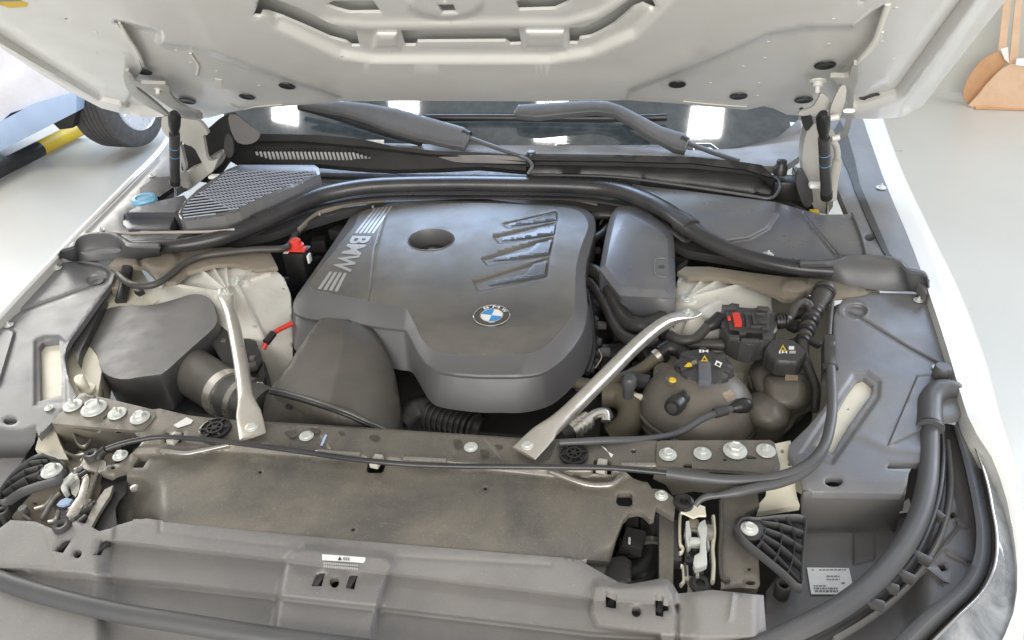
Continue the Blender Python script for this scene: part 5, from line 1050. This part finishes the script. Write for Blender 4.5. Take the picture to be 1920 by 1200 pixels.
# ---------------------------------------------------------------- release cable
cab = tube('release_cable', [(200, 842, .892), (222, 834, .895), (250, 827, .895), (290, 820, .894), (330, 820, .893), (400, 826, .892), (470, 834, .892), (560, 846, .892), (640, 858, .892), (700, 865, .893), (770, 871, .892), (860, 874, .892), (960, 875, .892), (1060, 876, .892), (1130, 877, .893), (1180, 880, .895), (1250, 887, .897)], .0042, M['rubber'], CAR, n=12, label='thin black hood release cable running along the front panel')
tube('cable_sheath', [(1250, 887, .898), (1300, 894, .90), (1360, 900, .90), (1410, 900, .90), (1455, 895, .902), (1500, 880, .905), (1530, 858, .907), (1548, 830, .908), (1556, 800, .908), (1560, 770, .908), (1560, 730, .908), (1558, 690, .908)], .0078, M['rubberg'], cab, n=14)
cab2 = tube('release_cable', [(1304, 948, .882), (1312, 938, .888), (1326, 931, .892), (1346, 929, .895), (1380, 923, .898), (1420, 914, .90), (1460, 906, .90), (1500, 890, .902), (1530, 866, .902), (1545, 840, .904)], [.004, .004, .005, .004, .007, .007, .007, .007, .007, .007], M['rubberg'], CAR, n=12, label='short black release cable curving into the right latch')
for dx in (0, 6): tube('cable_strand', [(1553 + dx, 692, .905), (1555 + dx, 740, .905), (1554 + dx, 780, .905)], .0035, M['dark'], cab)
bb = sheet('cable_holder', [(1546, 628), (1566, 628), (1567, 680), (1565, 700), (1545, 700), (1546, 680)], .905, M['dark'], CAR, step=8, skirt=.03, drop=.002, label='rectangular black cable holder beside the right fender cover')
block('holder_clip', U(1556, 688, .91), .026, .012, .008, M['black'], bb)
tube('thin_cable', [(1561, 566, .89), (1558, 590, .895), (1555, 628, .90)], .0036, M['rubberg'], CAR, label='thin black cable dropping into the cable holder')
# ---------------------------------------------------------------- front cover
FC = [(-60, 960), (0, 990), (20, 975), (66, 978), (100, 992), (116, 997), (126, 986), (142, 977), (160, 982), (186, 996), (206, 991), (222, 984), (250, 976), (276, 972), (300, 976), (302, 978), (420, 990), (560, 1004), (720, 1018), (900, 1033), (1037, 1044), (1060, 1045), (1082, 1049), (1100, 1058), (1135, 1078), (1160, 1092), (1180, 1095), (1210, 1090), (1240, 1084), (1252, 1086), (1262, 1096), (1272, 1113), (1300, 1110), (1335, 1106), (1432, 1116), (1434, 1150), (1437, 1188), (1450, 1300), (1000, 1320), (500, 1320), (0, 1240), (-80, 1140)]
block_c = [(535, 1048), (552, 1034), (572, 1025), (640, 1032), (712, 1040), (730, 1046), (736, 1058), (716, 1110), (700, 1180), (694, 1300), (500, 1300), (512, 1190), (524, 1110)]
block_r = [(1112, 1100), (1120, 1093), (1160, 1098), (1250, 1092), (1262, 1110), (1270, 1150), (1268, 1320), (1240, 1320), (1235, 1190), (1118, 1174), (1108, 1150)]
fcz = add(.868, below([195, 540, 740, 1110, 1300], [1010, 1048, 1072, 1118, 1130], -.018, 8, 195, 1272), below([60, 520, 740, 1110, 1300], [1062, 1112, 1136, 1180, 1190], -.012, 14),
          bump(block_c, .016, 13), bump(block_r, .020, 12), bump([(75, 985), (140, 976), (215, 985), (208, 1050), (172, 1075), (110, 1070)], .003, 8), ridge([(300, 978), (300, 1000), (680, 1040), (1035, 1060), (1037, 1046)], -.0015, 3),
          ridge([(1375, 1110), (1368, 1160)], .004, 4), lambda x, y: -.012 * sm((1120 - y + 0 * x) / 30) * (x > 1272), lambda x, y: .01 * sm((x - 1275) / 40) * sm((1430 - x) / 20) * (y > 1100))
fh = [[(100, 1033), (112, 1016), (120, 1010), (137, 1007), (131, 1017), (118, 1037)], oval(145, 1038, 8, 9, 14, 30), [(174, 1041), (188, 1020), (196, 1015), (203, 1016), (189, 1041)],
      [(584, 1099), (593, 1075), (611, 1074), (608, 1080), (603, 1099)], oval(627, 1091, 9, 11, 16), [(648, 1102), (656, 1078), (672, 1079), (669, 1085), (664, 1105)],
      [(1136, 1107), (1156, 1116), (1155, 1141), (1136, 1138)], oval(1193, 1146, 9, 11, 16), [(1229, 1115), (1243, 1116), (1245, 1124), (1254, 1126), (1253, 1145), (1244, 1146), (1243, 1157), (1229, 1154)]]
fc = sheet('front_cover', FC, fcz, M['front'], CAR, holes=fh, step=7, skirt=.012, drop=.0012, smooth=60, label='grey brown plastic cover along the front edge with clip slots')
sheet('cover_underside', [(0, 1040), (1430, 1150), (1430, 1300), (0, 1220)], .80, M['pit'], fc, step=60, skirt=.03)
for x, y in [(124, 1024), (192, 1031), (600, 1090), (660, 1094), (1148, 1128), (1238, 1138)]: block('clip_tongue', U(x, y, .858), .008, .022, .012, M['dark'], fc, rz=-.2, b=.001)
sheet('printed_label', [(604, 1039), (685, 1045), (685, 1050), (682, 1055), (604, 1050)], add(fcz, .0008), M['white'], fc, step=6, skirt=.0005, smooth=None)
tri('warning_triangle', 637, 1047, 3.4, .8862, M['ink'], fc)
for i in range(3): rectp('printed_character', 645 + i * 4.2, 1047.4 + i * .4, 1.5, 2.6, .8862, M['inkg'], fc)
for r_ in range(2):
    for i in range(16): rectp('printed_character', 608 + i * 4.1, 1055.5 + r_ * 6 + i * .32, 1.5, 1.7, .8850 + .0008, M['silverp'], fc)
# ---------------------------------------------------------------- front seal and bumper
tube('front_seal', [(-80, 1052, .86), (0, 1087, .86), (60, 1108, .86), (140, 1130, .86), (240, 1152, .86), (340, 1168, .86), (480, 1190, .86), (640, 1212, .86), (800, 1232, .86), (1000, 1250, .86), (1200, 1252, .86), (1330, 1238, .862), (1420, 1212, .864), (1500, 1178, .866), (1575, 1138, .868), (1640, 1088, .87), (1690, 1030, .872), (1722, 970, .874), (1738, 910, .876), (1743, 850, .878), (1744, 790, .882)],
     [.0115, .0125, .0125, .0125, .0125, .0125, .0125, .0135, .0135, .0135, .013], M['rubberg'], CAR, n=20, k=6, label='long dark tubular seal curving along the nose and up beside the right headlight')
sl = tube('seal_sleeve', [(1744, 800, .884), (1744, 770, .885), (1746, 748, .887), (1760, 733, .889), (1780, 730, .889), (1796, 735, .887)], [.0185, .0175, .0175, .0175, .016, .014], M['rubberg'], CAR, n=18, label='rubber elbow sleeve at the upper end of the front seal')
tube('sleeve_lip', [(1744, 803, .883), (1744, 799, .884)], .0198, M['rubberg'], sl, n=18)
sheet('bumper_skin', [(-120, 1060), (0, 1110), (30, 1122), (62, 1118), (120, 1138), (240, 1168), (400, 1190), (640, 1222), (900, 1250), (900, 1420), (-120, 1420)], add(lambda x, y: .842 - .0004 * (y - 1100), ridge([(20, 1145), (110, 1168), (260, 1195)], -.006, 8), bump([(30, 1122), (62, 1116), (260, 1172), (700, 1230), (700, 1420), (-60, 1420)], .008, 10)), M['bumper'], CAR, step=12, skirt=.02, label='dusty taupe bumper top below the front seal at lower left')
# ---------------------------------------------------------------- right headlight area
hb = sheet('headlight_housing', [(1436, 1110), (1470, 1060), (1508, 1000), (1680, 998), (1705, 885), (1760, 790), (1800, 800), (1830, 900), (1842, 980), (1838, 1040), (1815, 1090), (1760, 1140), (1700, 1180), (1640, 1215), (1560, 1260), (1430, 1300)], add(lambda x, y: .822 + .022 * sm((x - 1690) / 60), bump([(1600, 980), (1640, 980), (1640, 1050), (1600, 1060)], -.004, 6), ridge([(1775, 830), (1800, 960), (1795, 990), (1740, 1060), (1700, 1100), (1600, 1180)], .004, 3), ridge([(1760, 955), (1810, 985)], .005, 3), ridge([(1725, 1055), (1770, 1090)], .005, 3), ridge([(1775, 1030), (1815, 1050)], .005, 4)),
           M['airbox'], CAR, holes=[[(1777, 962), (1788, 960), (1792, 970), (1783, 972)], [(1757, 1060), (1770, 1058), (1776, 1068), (1766, 1072)]], step=8, skirt=.03, drop=.002, label='dark ribbed headlight housing beside the long seal')
tube('seal_channel', [(1430, 1250, .835), (1520, 1205, .846), (1600, 1158, .848), (1665, 1105, .85), (1712, 1050, .852), (1742, 985, .854), (1758, 925, .856), (1764, 860, .858), (1762, 820, .86)], .007, M['black'], hb, rh=.016, n=14)
for x, y, a in [(1722, 1044, -.9), (1660, 1100, -.6), (1632, 1130, -.6), (1690, 1078, -.8), (1750, 960, -1.3)]: block('channel_clip', U(x, y, .862), .03, .010, .012, M['dark'], hb, rz=a + .3, b=.002)
tube('outer_rail', [(1776, 830, .85), (1782, 900, .848), (1776, 960, .846), (1756, 1020, .845), (1725, 1070, .845), (1680, 1120, .844), (1620, 1165, .843), (1560, 1200, .842)], .0045, M['airbox'], hb, rh=.008)
st = sheet('paper_label', [(1513, 1064), (1592, 1065), (1597, 1088), (1598, 1100), (1582, 1114), (1521, 1114)], .824, M['white'], hb, step=12, skirt=.0006, smooth=None)
random.seed(5)
for r_, (y, x0, x1) in enumerate([(1068, 1536, 1585), (1080, 1550, 1572), (1086, 1550, 1575), (1098, 1526, 1546), (1103, 1526, 1572), (1108, 1528, 1570), (1093, 1578, 1582)]):
    x = x0
    while x < x1:
        w_ = random.uniform(1, 3.2); rectp('printed_character', x + w_, y, w_, 1.0 if r_ < 4 else 1.5, .8247, M['inkg'], hb); x += 2 * w_ + 1.6
tri('warning_triangle', 1524, 1067.5, 2, .8247, M['inkg'], hb)
st2 = sheet('paper_label', [(1696, 940), (1704, 934), (1712, 960), (1686, 962)], .835, M['white'], hb, step=12, skirt=.0006, smooth=None)
# glossy headlight outer edge
e1 = [(1785, 800), (1800, 850), (1812, 900), (1822, 950), (1828, 1000), (1822, 1050), (1795, 1095), (1740, 1140), (1690, 1185), (1650, 1225), (1600, 1270)]
e2 = [(1800, 790), (1822, 850), (1838, 900), (1848, 950), (1856, 1000), (1853, 1055), (1830, 1105), (1780, 1155), (1730, 1205), (1690, 1250), (1650, 1300)]
e3 = [(1819, 800), (1842, 850), (1860, 905), (1873, 960), (1881, 1010), (1882, 1070), (1868, 1120), (1830, 1180), (1790, 1230), (1760, 1280), (1720, 1340)]
e4 = [(1824, 800), (1856, 850), (1878, 905), (1893, 960), (1903, 1020), (1908, 1085), (1900, 1150), (1872, 1215), (1840, 1270), (1805, 1320), (1760, 1390)]
def zz(e, z): return [(x, y, z) for x, y in e]
rib = ribbon('headlight_edge_trim', [zz(e1, .835), zz([(x + 3, y - 1) for x, y in e1], .868), zz(lerp_ := [(.5 * (a[0] + b[0]), .5 * (a[1] + b[1])) for a, b in zip(e1, e2)], .872), zz(e2, .862)], M['bluegrey'], CAR, label='smooth blue grey trim along the inner edge of the right headlight')
ribbon('inner_rib', [zz(e2, .862), zz([(x + 4, y + 1) for x, y in e2], .850), zz([(x + 9, y + 2) for x, y in e2], .852)], M['duct'], rib)
hl_ = ribbon('headlight', [zz([(x + 9, y + 2) for x, y in e2], .852), zz([(x + 14, y + 3) for x, y in e2], .868), zz(e3, .858), zz(e4, .850), zz([(x - 6, y + 4) for x, y in e4], .80)], M['lens'], CAR, label='glossy clear headlight lens at the lower right corner')
ribbon('chrome_strip', [zz([(x + 10, y + 2) for x, y in e2], .8745), zz([(x + 15, y + 3) for x, y in e2], .8755)], M['chrome'], hl_)
# ---------------------------------------------------------------- grid brackets at both ends
def gridbr(apex, outl, arcs, rays, z, lab, bpx):
    o = sheet('bumper_bracket', outl, z - .022, M['black'], CAR, step=10, skirt=.004, label=lab)  # black backing sheet stands in for shade in the open gaps
    tube('rim', [(x, y, z) for x, y in outl[:1] + outl[1:] + outl[:1]], .0020, M['rubberg'], o, rh=.009, k=3, n=8)
    for r_ in rays: tube('rib', [(x, y, z - .002) for x, y in r_], .0011, M['rubberg'], o, rh=.009, k=4, n=8)
    for r_ in arcs: tube('rib', [(x, y, z - .002) for x, y in r_], .0011, M['rubberg'], o, rh=.009, k=4, n=8)
    lathe('boss', [(.021, -.01), (.021, .003), (.017, .005), (.0005, .005)], U(*apex, z), M['dark'], o, n=24)
    bolt(apex[0], apex[1], z + .005, bpx, o, BOLT); return o
gr = gridbr((1405, 992), [(1382, 990), (1392, 978), (1420, 978), (1465, 973), (1506, 976), (1507, 1012), (1503, 1060), (1501, 1104), (1470, 1078), (1430, 1045), (1395, 1015)],
       [[(1425, 980), (1433, 992), (1432, 1008), (1424, 1024), (1418, 1030)], [(1448, 976), (1462, 994), (1464, 1018), (1456, 1046), (1448, 1058)], [(1472, 974), (1486, 1000), (1488, 1036), (1480, 1070), (1474, 1080)]],
       [[(1428, 984), (1465, 990), (1506, 1004)], [(1430, 996), (1468, 1010), (1505, 1034)], [(1428, 1008), (1464, 1030), (1503, 1066)], [(1424, 1018), (1456, 1048), (1500, 1098)]], .868, 'black ribbed bumper bracket fanning out at the right', 15)
gl = gridbr((98, 884), [(124, 884), (112, 868), (96, 862), (76, 858), (40, 880), (12, 912), (0, 936), (10, 944), (40, 924), (80, 910), (112, 900)],
       [[(84, 866), (76, 880), (78, 896), (84, 908)], [(62, 866), (50, 888), (52, 906), (58, 918)], [(40, 880), (26, 900), (24, 916), (28, 932)]],
       [[(92, 868), (60, 872), (30, 890)], [(84, 878), (50, 888), (14, 912)], [(82, 890), (46, 904), (8, 930)]], .868, 'black ribbed bumper bracket fanning out at the left', 16)
# ---------------------------------------------------------------- lower wells
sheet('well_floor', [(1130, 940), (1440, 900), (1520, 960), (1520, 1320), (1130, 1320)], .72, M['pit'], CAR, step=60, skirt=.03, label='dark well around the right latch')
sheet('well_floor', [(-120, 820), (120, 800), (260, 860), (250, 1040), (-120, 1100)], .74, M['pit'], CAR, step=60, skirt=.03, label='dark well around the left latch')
sheet('side_plate', [(-100, 862), (45, 858), (20, 900), (0, 936), (-20, 980), (-100, 980)], .846, M['airbox'], CAR, step=20, skirt=.02, label='grey plastic surface at the far left below the fender cover')
# right latch
sp = sheet('latch_support', [(1352, 925), (1420, 922), (1424, 948), (1398, 962), (1384, 975), (1380, 990), (1390, 1015), (1422, 1042), (1425, 1096), (1420, 1104), (1385, 1102), (1352, 1105)], .850, M['steel'], CAR, holes=[oval(1407, 1093, 9, 4), oval(1405, 1067, 4, 3, 10)], step=8, skirt=.01, drop=.001, label='dusty steel support plate to the right of the right latch')
sp2 = sheet('latch_support', [(1236, 960), (1258, 962), (1264, 975), (1262, 1100), (1236, 1085)], .845, M['steel'], CAR, step=8, skirt=.03, label='dusty steel rail to the left of the right latch')
lt = sheet('hood_latch', [(1277, 948), (1300, 942), (1322, 950), (1324, 966), (1310, 966), (1300, 970), (1284, 962), (1277, 960)], .868, M['cream'], CAR, step=6, skirt=.004, label='zinc plated hood latch mechanism at the right')
lathe('rubber_grommet', [(.014, -.004), (.014, .003), (.010, .005), (.006, .004), (.005, 0), (.0005, 0)], U(1282, 942, .872), M['black'], lt, n=20); lathe('rubber_grommet', [(.014, -.004), (.014, .003), (.010, .005), (.006, .004), (.005, 0), (.0005, 0)], U(1313, 1096, .84), M['dark'], lt, n=20)
def wire(name, pts, r, mt, par, z): return tube(name, [(x, y, z) for x, y in pts], r, mt, par, rh=r * 2.2, k=3, n=8)
wire('latch_plate', [(1281, 962), (1275, 966), (1275, 1018), (1280, 1028), (1278, 1036), (1274, 1038)], .0022, M['cream'], lt, .850); wire('latch_plate', [(1276, 1062), (1281, 1066), (1282, 1090), (1276, 1098)], .0022, M['cream'], lt, .845)
wire('latch_plate', [(1337, 970), (1339, 1000), (1336, 1030), (1338, 1060), (1336, 1092)], .0028, M['cream'], lt, .850)
sheet('latch_claw', [(1286, 978), (1292, 976), (1296, 1000), (1296, 1022), (1290, 1026), (1286, 1010)], .862, M['zinc'], lt, step=6, skirt=.012)
sheet('latch_lever', [(1312, 980), (1322, 974), (1326, 990), (1324, 1020), (1326, 1058), (1318, 1062), (1304, 1066), (1300, 1056), (1302, 1042), (1312, 1036), (1314, 1010), (1308, 990)], .866, M['zinc'], lt, step=5, skirt=.010, drop=.001)
block('latch_pin', U(1303, 1018, .858), .016, .010, .014, M['zinc'], lt); block('latch_pin', U(1304, 996, .855), .03, .006, .006, M['bare'], lt); block('latch_pin', U(1328, 1000, .855), .014, .02, .016, M['bare'], lt); block('latch_pin', U(1300, 984, .855), .012, .016, .012, M['taupe'], lt)
block('yellow_mark', U(1303, 1066, .845), .004, .014, .003, M['yellow'], lt); block('latch_foot', U(1308, 1072, .84), .014, .016, .02, M['foil'], lt)
for k in range(8): tube('spring_coil', [(1289, 1082 + k * 4.2, .838), (1298, 1083 + k * 4.2, .838)], .0020, M['bare'], lt, n=8)
for x, y, sx, sy in [(1290, 1045, .012, .03), (1296, 1034, .01, .012), (1330, 1036, .006, .05), (1268, 1020, .012, .07)]: block('latch_casing', U(x, y, .835), sx, sy, .02, M['dark'], lt)
wire('latch_frame', [(1351, 940), (1352, 1000), (1350, 1040), (1354, 1084), (1368, 1088)], .0026, M['duct'], lt, .852)
# hose and sensor in the opening left of the right latch
rs_ = tube('cooling_pipe', [(1218, 975, .79), (1218, 1010, .785), (1220, 1040, .78), (1206, 1066, .775), (1178, 1078, .77), (1150, 1090, .765)], [.020, .021, .022, .022, .02, .02], M['black'], CAR, n=20, label='black pipe bend seen through the opening left of the right latch')
tube('copper_clamp', [(1219, 1024, .785), (1220, 1034, .785)], .0235, M['bare'], rs_, n=20)
sn = block('pressure_sensor', U(1188, 1020, .80), .030, .034, .03, M['dark'], CAR, rz=-.2, label='small grey sensor plug with a pale tip beside the pipe bend'); block('sensor_tip', U(1180, 1014, .82), .004, .012, .004, M['white'], sn); block('sensor_plug', U(1172, 1026, .80), .018, .02, .016, M['black'], sn); block('sensor_plug', U(1184, 985, .79), .02, .03, .03, M['black'], sn)
sheet('pipe_housing', [(1146, 1045), (1170, 1042), (1184, 1052), (1184, 1090), (1160, 1100), (1130, 1080)], .80, M['airbox'], sn, step=6, skirt=.03, drop=.004)
# left latch
sl_ = sheet('latch_support', [(20, 970), (60, 925), (100, 880), (130, 866), (150, 845), (186, 850), (214, 850), (216, 880), (196, 900), (178, 950), (150, 990), (112, 992)], .850, M['taupe'], CAR, holes=[oval(66, 944, 4, 3, 10)], step=7, skirt=.012, drop=.001, label='pale dusty steel support plate around the left latch')
sheet('latch_opening_shade', [(192, 892), (212, 888), (232, 884), (240, 895), (236, 925), (222, 940), (216, 955), (219, 985), (190, 996), (166, 985), (196, 930), (188, 905)], .853, M['black'], sl_, step=8, skirt=.003)  # black sheet gives the opening its shade by colour
l2 = sheet('hood_latch', [(150, 862), (160, 850), (180, 855), (198, 866), (200, 878), (188, 886), (160, 880), (150, 872)], .868, M['zincy'], CAR, step=6, skirt=.004, label='zinc plated hood latch mechanism at the left')
for x, y in [(172, 853), (116, 987)]: lathe('rubber_grommet', [(.012, -.004), (.012, .003), (.009, .005), (.005, .004), (.004, 0), (.0005, 0)], U(x, y, .874), M['dark'], l2, n=20)
tube('cable_end', [(200, 842, .892), (190, 850, .886), (186, 858, .88)], .007, M['black'], l2)
sheet('latch_lever', [(156, 898), (164, 890), (168, 900), (160, 940), (146, 965), (132, 974), (124, 966), (132, 950), (146, 930), (152, 910)], .868, M['zincy'], l2, step=5, skirt=.012, drop=.001)
sheet('latch_claw', [(114, 912), (122, 896), (134, 886), (142, 890), (134, 898), (124, 908), (126, 918), (120, 924), (115, 920)], .870, M['zinc'], l2, step=4, skirt=.012, drop=.001)
sheet('latch_plate', [(130, 900), (140, 894), (150, 900), (148, 920), (142, 932), (134, 925)], .862, M['bare'], l2, step=5, skirt=.012)
sheet('blue_hook', [(106, 946), (113, 938), (124, 933), (136, 936), (130, 943), (116, 948)], .858, M['carb'], l2, step=5, skirt=.008)
sheet('latch_rod', [(196, 918), (212, 910), (206, 930), (196, 944), (186, 960), (170, 990), (156, 990), (172, 955), (184, 935)], .862, M['zincy'], l2, step=5, skirt=.006)
for p in [[(186, 880), (176, 905), (166, 930)], [(158, 860), (146, 882), (140, 890)], [(110, 960), (104, 976), (92, 980)], [(175, 895), (170, 925), (160, 955)]]: wire('latch_plate', p, .0025, M['zincy'], l2, .864)
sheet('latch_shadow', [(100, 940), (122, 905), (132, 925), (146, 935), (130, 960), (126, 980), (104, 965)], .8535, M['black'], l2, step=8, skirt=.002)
lathe('weld_stud', [(.006, 0), (.006, .012), (.0004, .012)], U(48, 962, .855), M['foil'], sl_, n=12); lathe('hollow_boss', [(.009, -.02), (.009, .004), (.005, .004), (.004, -.01), (.0004, -.01)], U(6, 960, .86), M['dark'], sl_, n=14)
lathe('hollow_boss', [(.010, -.03), (.010, .004), (.006, .004), (.005, -.01), (.0004, -.01)], U(1469, 1099, .842), M['dark'], hb, n=14)
rq = random.Random(4)
for k in range(26):
    x = rq.uniform(120, 196); y = rq.uniform(862, 985)
    if sd(np.array([x]), np.array([y]), [(150, 855), (196, 880), (180, 960), (150, 990), (110, 985), (118, 910)])[0] < 2: continue
    block('latch_piece', U(x, y, .862), rq.uniform(.003, .007), rq.uniform(.008, .024), rq.uniform(.006, .014), M[rq.choice(['zincy', 'dark', 'zinc', 'zincy', 'black'])], l2, rz=rq.uniform(-.9, -.2), b=.0008)
for k in range(14):
    x = rq.uniform(1284, 1334); y = rq.uniform(975, 1085); block('latch_piece', U(x, y, .846), rq.uniform(.003, .007), rq.uniform(.008, .024), rq.uniform(.006, .012), M[rq.choice(['zincy', 'dark', 'zinc', 'black'])], lt, rz=rq.uniform(-.2, .2), b=.0008)
for q in [[(134, 800), (146, 832), (160, 838), (170, 826)], [(122, 848), (140, 856), (158, 852)], [(66, 955), (86, 948), (100, 930)], [(40, 962), (60, 978)], [(78, 975), (98, 940), (112, 925)]]: wire('support_edge', q, .0022, M['zincy'], sl_, .856)
# the left headlight and wing tip, just outside the frame, mirror the right ones
def mirrored(o, par, ylim=9.0):
    me = o.data; c = np.array(WL[o.name]); V = [((v_.co.x + c[0]) * -1, v_.co.y + c[1], v_.co.z + c[2]) for v_ in me.vertices]
    Fc = [tuple(p.vertices)[::-1] for p in me.polygons if all(V[i][1] < ylim for i in p.vertices)]
    used = sorted({i for q in Fc for i in q}); mp = {j: i for i, j in enumerate(used)}
    n_ = link(o.name.split('.')[0], mesh([V[i] for i in used], [tuple(mp[i] for i in q) for q in Fc]), list(me.materials)[0], par, smooth=60)
    for md in o.modifiers: m2 = n_.modifiers.new('t', 'SOLIDIFY'); m2.thickness = .004; m2.offset = -1
    return n_
hlL = mirrored(hl_, CAR); hlL['label'] = 'glossy headlight lens at the far left corner'
rbL = mirrored(rib, hlL)
mirrored(FR, FL, .96)
# ---------------------------------------------------------------- things around the car
# wooden dustpan against the wall
wn = np.cross(wd_, (0, 0, 1)); wn = wn / np.linalg.norm(wn); wn = wn if wn[1] < 0 else -wn
WP = (wn, float(wn @ (wa + wn * .20)))
dp = empty('dustpan', U(1870, 190, 0), 'tan wooden long handled dustpan leaning against the wall at upper right', 'dustpan')
sheet('side_board', [(1816, 198), (1826, 202), (1930, 204), (1980, 202), (1962, 140), (1940, 125), (1920, 122), (1896, 121), (1884, 126), (1866, 141), (1850, 158), (1836, 176)], 0.0, M['woodl'], dp, pl=(WP[0], WP[1] + .10), step=20, skirt=.012, smooth=None)
sheet('back_board', [(1806, 172), (1812, 154), (1822, 136), (1838, 116), (1855, 104), (1873, 96), (1884, 108), (1889, 118), (1874, 131), (1858, 148), (1844, 166), (1834, 182), (1828, 199), (1816, 194), (1807, 186)], 0.0, M['wood'], dp, pl=(WP[0], WP[1] + .03), step=20, skirt=.012, smooth=None)
sheet('base_board', [(1806, 172), (1830, 172), (1980, 185), (1985, 206), (1830, 202)], .012, M['wood'], dp, step=30, skirt=.01, smooth=None)
for q in [[(1872, 95), (1882, 0), (1886, -40), (1898, -40), (1896, 0), (1886, 96)], [(1892, 122), (1904, 0), (1908, -40), (1918, -40), (1916, 0), (1908, 122)]]:
    sheet('handle', q, 0.0, M['woodl'], dp, pl=(WP[0], WP[1] + .06), step=30, skirt=.02, smooth=None)
sheet('white_tape', [(1876, 92), (1890, 88), (1892, 118), (1884, 112)], 0.0, M['white'], dp, pl=(WP[0], WP[1] + .075), step=10, skirt=.004, smooth=None)
sheet('paper_sheet', [(1906, 110), (1935, 108), (1940, 126), (1904, 122)], 0.0, M['carw'], dp, pl=(WP[0], WP[1] + .11), step=10, skirt=.004, smooth=None)
# second car at the left
oc_ = U(205, 262, 0)
tyx = oc_
car2 = empty('parked_car', oc_, 'pale lavender car parked behind at the left, only its rear corner and a wheel showing', 'car')
YW = float(U(150, 215, .35)[1])
sheet('body_side', [(-260, -120), (300, -120), (300, 40), (150, 165), (138, 176), (70, 196), (20, 212), (0, 230), (-260, 330)], add(0.0, ridge([(-200, 240), (0, 172), (70, 130)], .02, 18)), M['carw'], car2, pl=YP(YW), step=24, skirt=.5, drop=.01)
sheet('sill_trim', [(-260, 325), (0, 228), (60, 196), (138, 174), (143, 180), (143, 210), (100, 232), (0, 284), (-260, 400)], 0.0, M['carb'], car2, pl=(YP(YW)[0], YP(YW)[1] + .03), step=20, skirt=.3, drop=.01)
wc_ = U(228, 186, 0.33); wax = np.array([1.0, -.06, 0]); wax /= np.linalg.norm(wax)
k = np.linalg.norm(wc_ - CAM) / F
Rw = 74 * k
wh = lathe('tyre', [(Rw * .62, .105), (Rw * .70, .112), (Rw * .9, .105), (Rw * .985, .085), (Rw, .06), (Rw, -.12), (Rw * .96, -.15), (Rw * .7, -.15)], wc_, M['tyre'], car2, ax=wax, n=48, smooth=35)
for h_ in (.05, .02, -.01, -.04, -.07): lathe('tread_groove', [(Rw * 1.001, h_ + .004), (Rw * 1.004, h_ + .003), (Rw * 1.004, h_ - .003), (Rw * 1.001, h_ - .004)], wc_, M['rim'] if False else M['black'], wh, ax=wax, n=48)
lathe('rim', [(Rw * .66, .10), (Rw * .64, .112), (Rw * .60, .105), (Rw * .56, .05), (Rw * .2, .05), (Rw * .15, .085), (.0005, .085)], wc_, M['rim'], wh, ax=wax, n=40)
s1 = np.cross(wax, (0, 0, 1)); s1 /= np.linalg.norm(s1); s2 = np.cross(wax, s1)
for q in range(5):
    a = q * 2 * math.pi / 5 + .5; d_ = s1 * math.cos(a) + s2 * math.sin(a)
    for da in (-.16, .16): d2 = s1 * math.cos(a + da) + s2 * math.sin(a + da); tube3('spoke', [wc_ + wax * .075, wc_ + wax * .095 + d2 * Rw * .58], .016, M['rim'], wh, rh=.010, n=8)
lathe('rim_lip', [(Rw * .64, .098), (Rw * .62, .112), (Rw * .585, .106)], wc_, M['rim'], wh, ax=wax, n=40)
sheet('mud_flap', [(100, 232), (128, 214), (142, 212), (136, 240), (112, 243)], 0.0, M['black'], car2, pl=(YP(YW)[0], YP(YW)[1] + .0), step=12, skirt=.1)
# striped barrier bar
A = U(-40, 337, .06); B = U(146, 243, .06); D = B - A; k = np.linalg.norm(B - CAM) / F
pole = empty('barrier_bar', (A + D * .5) * [1, 1, 0], 'yellow and black striped metal bar lying on the floor under the parked car', 'barrier')
kk = 11 * k
for a, b, mt, nm in [(-.6, .58, 'black', 'black_section'), (.58, .985, 'yellow', 'yellow_section'), (.985, 1.0, 'black', 'end_cap')]: tube3(nm, [A + D * a, A + D * b], kk, M[mt], pole, n=24)
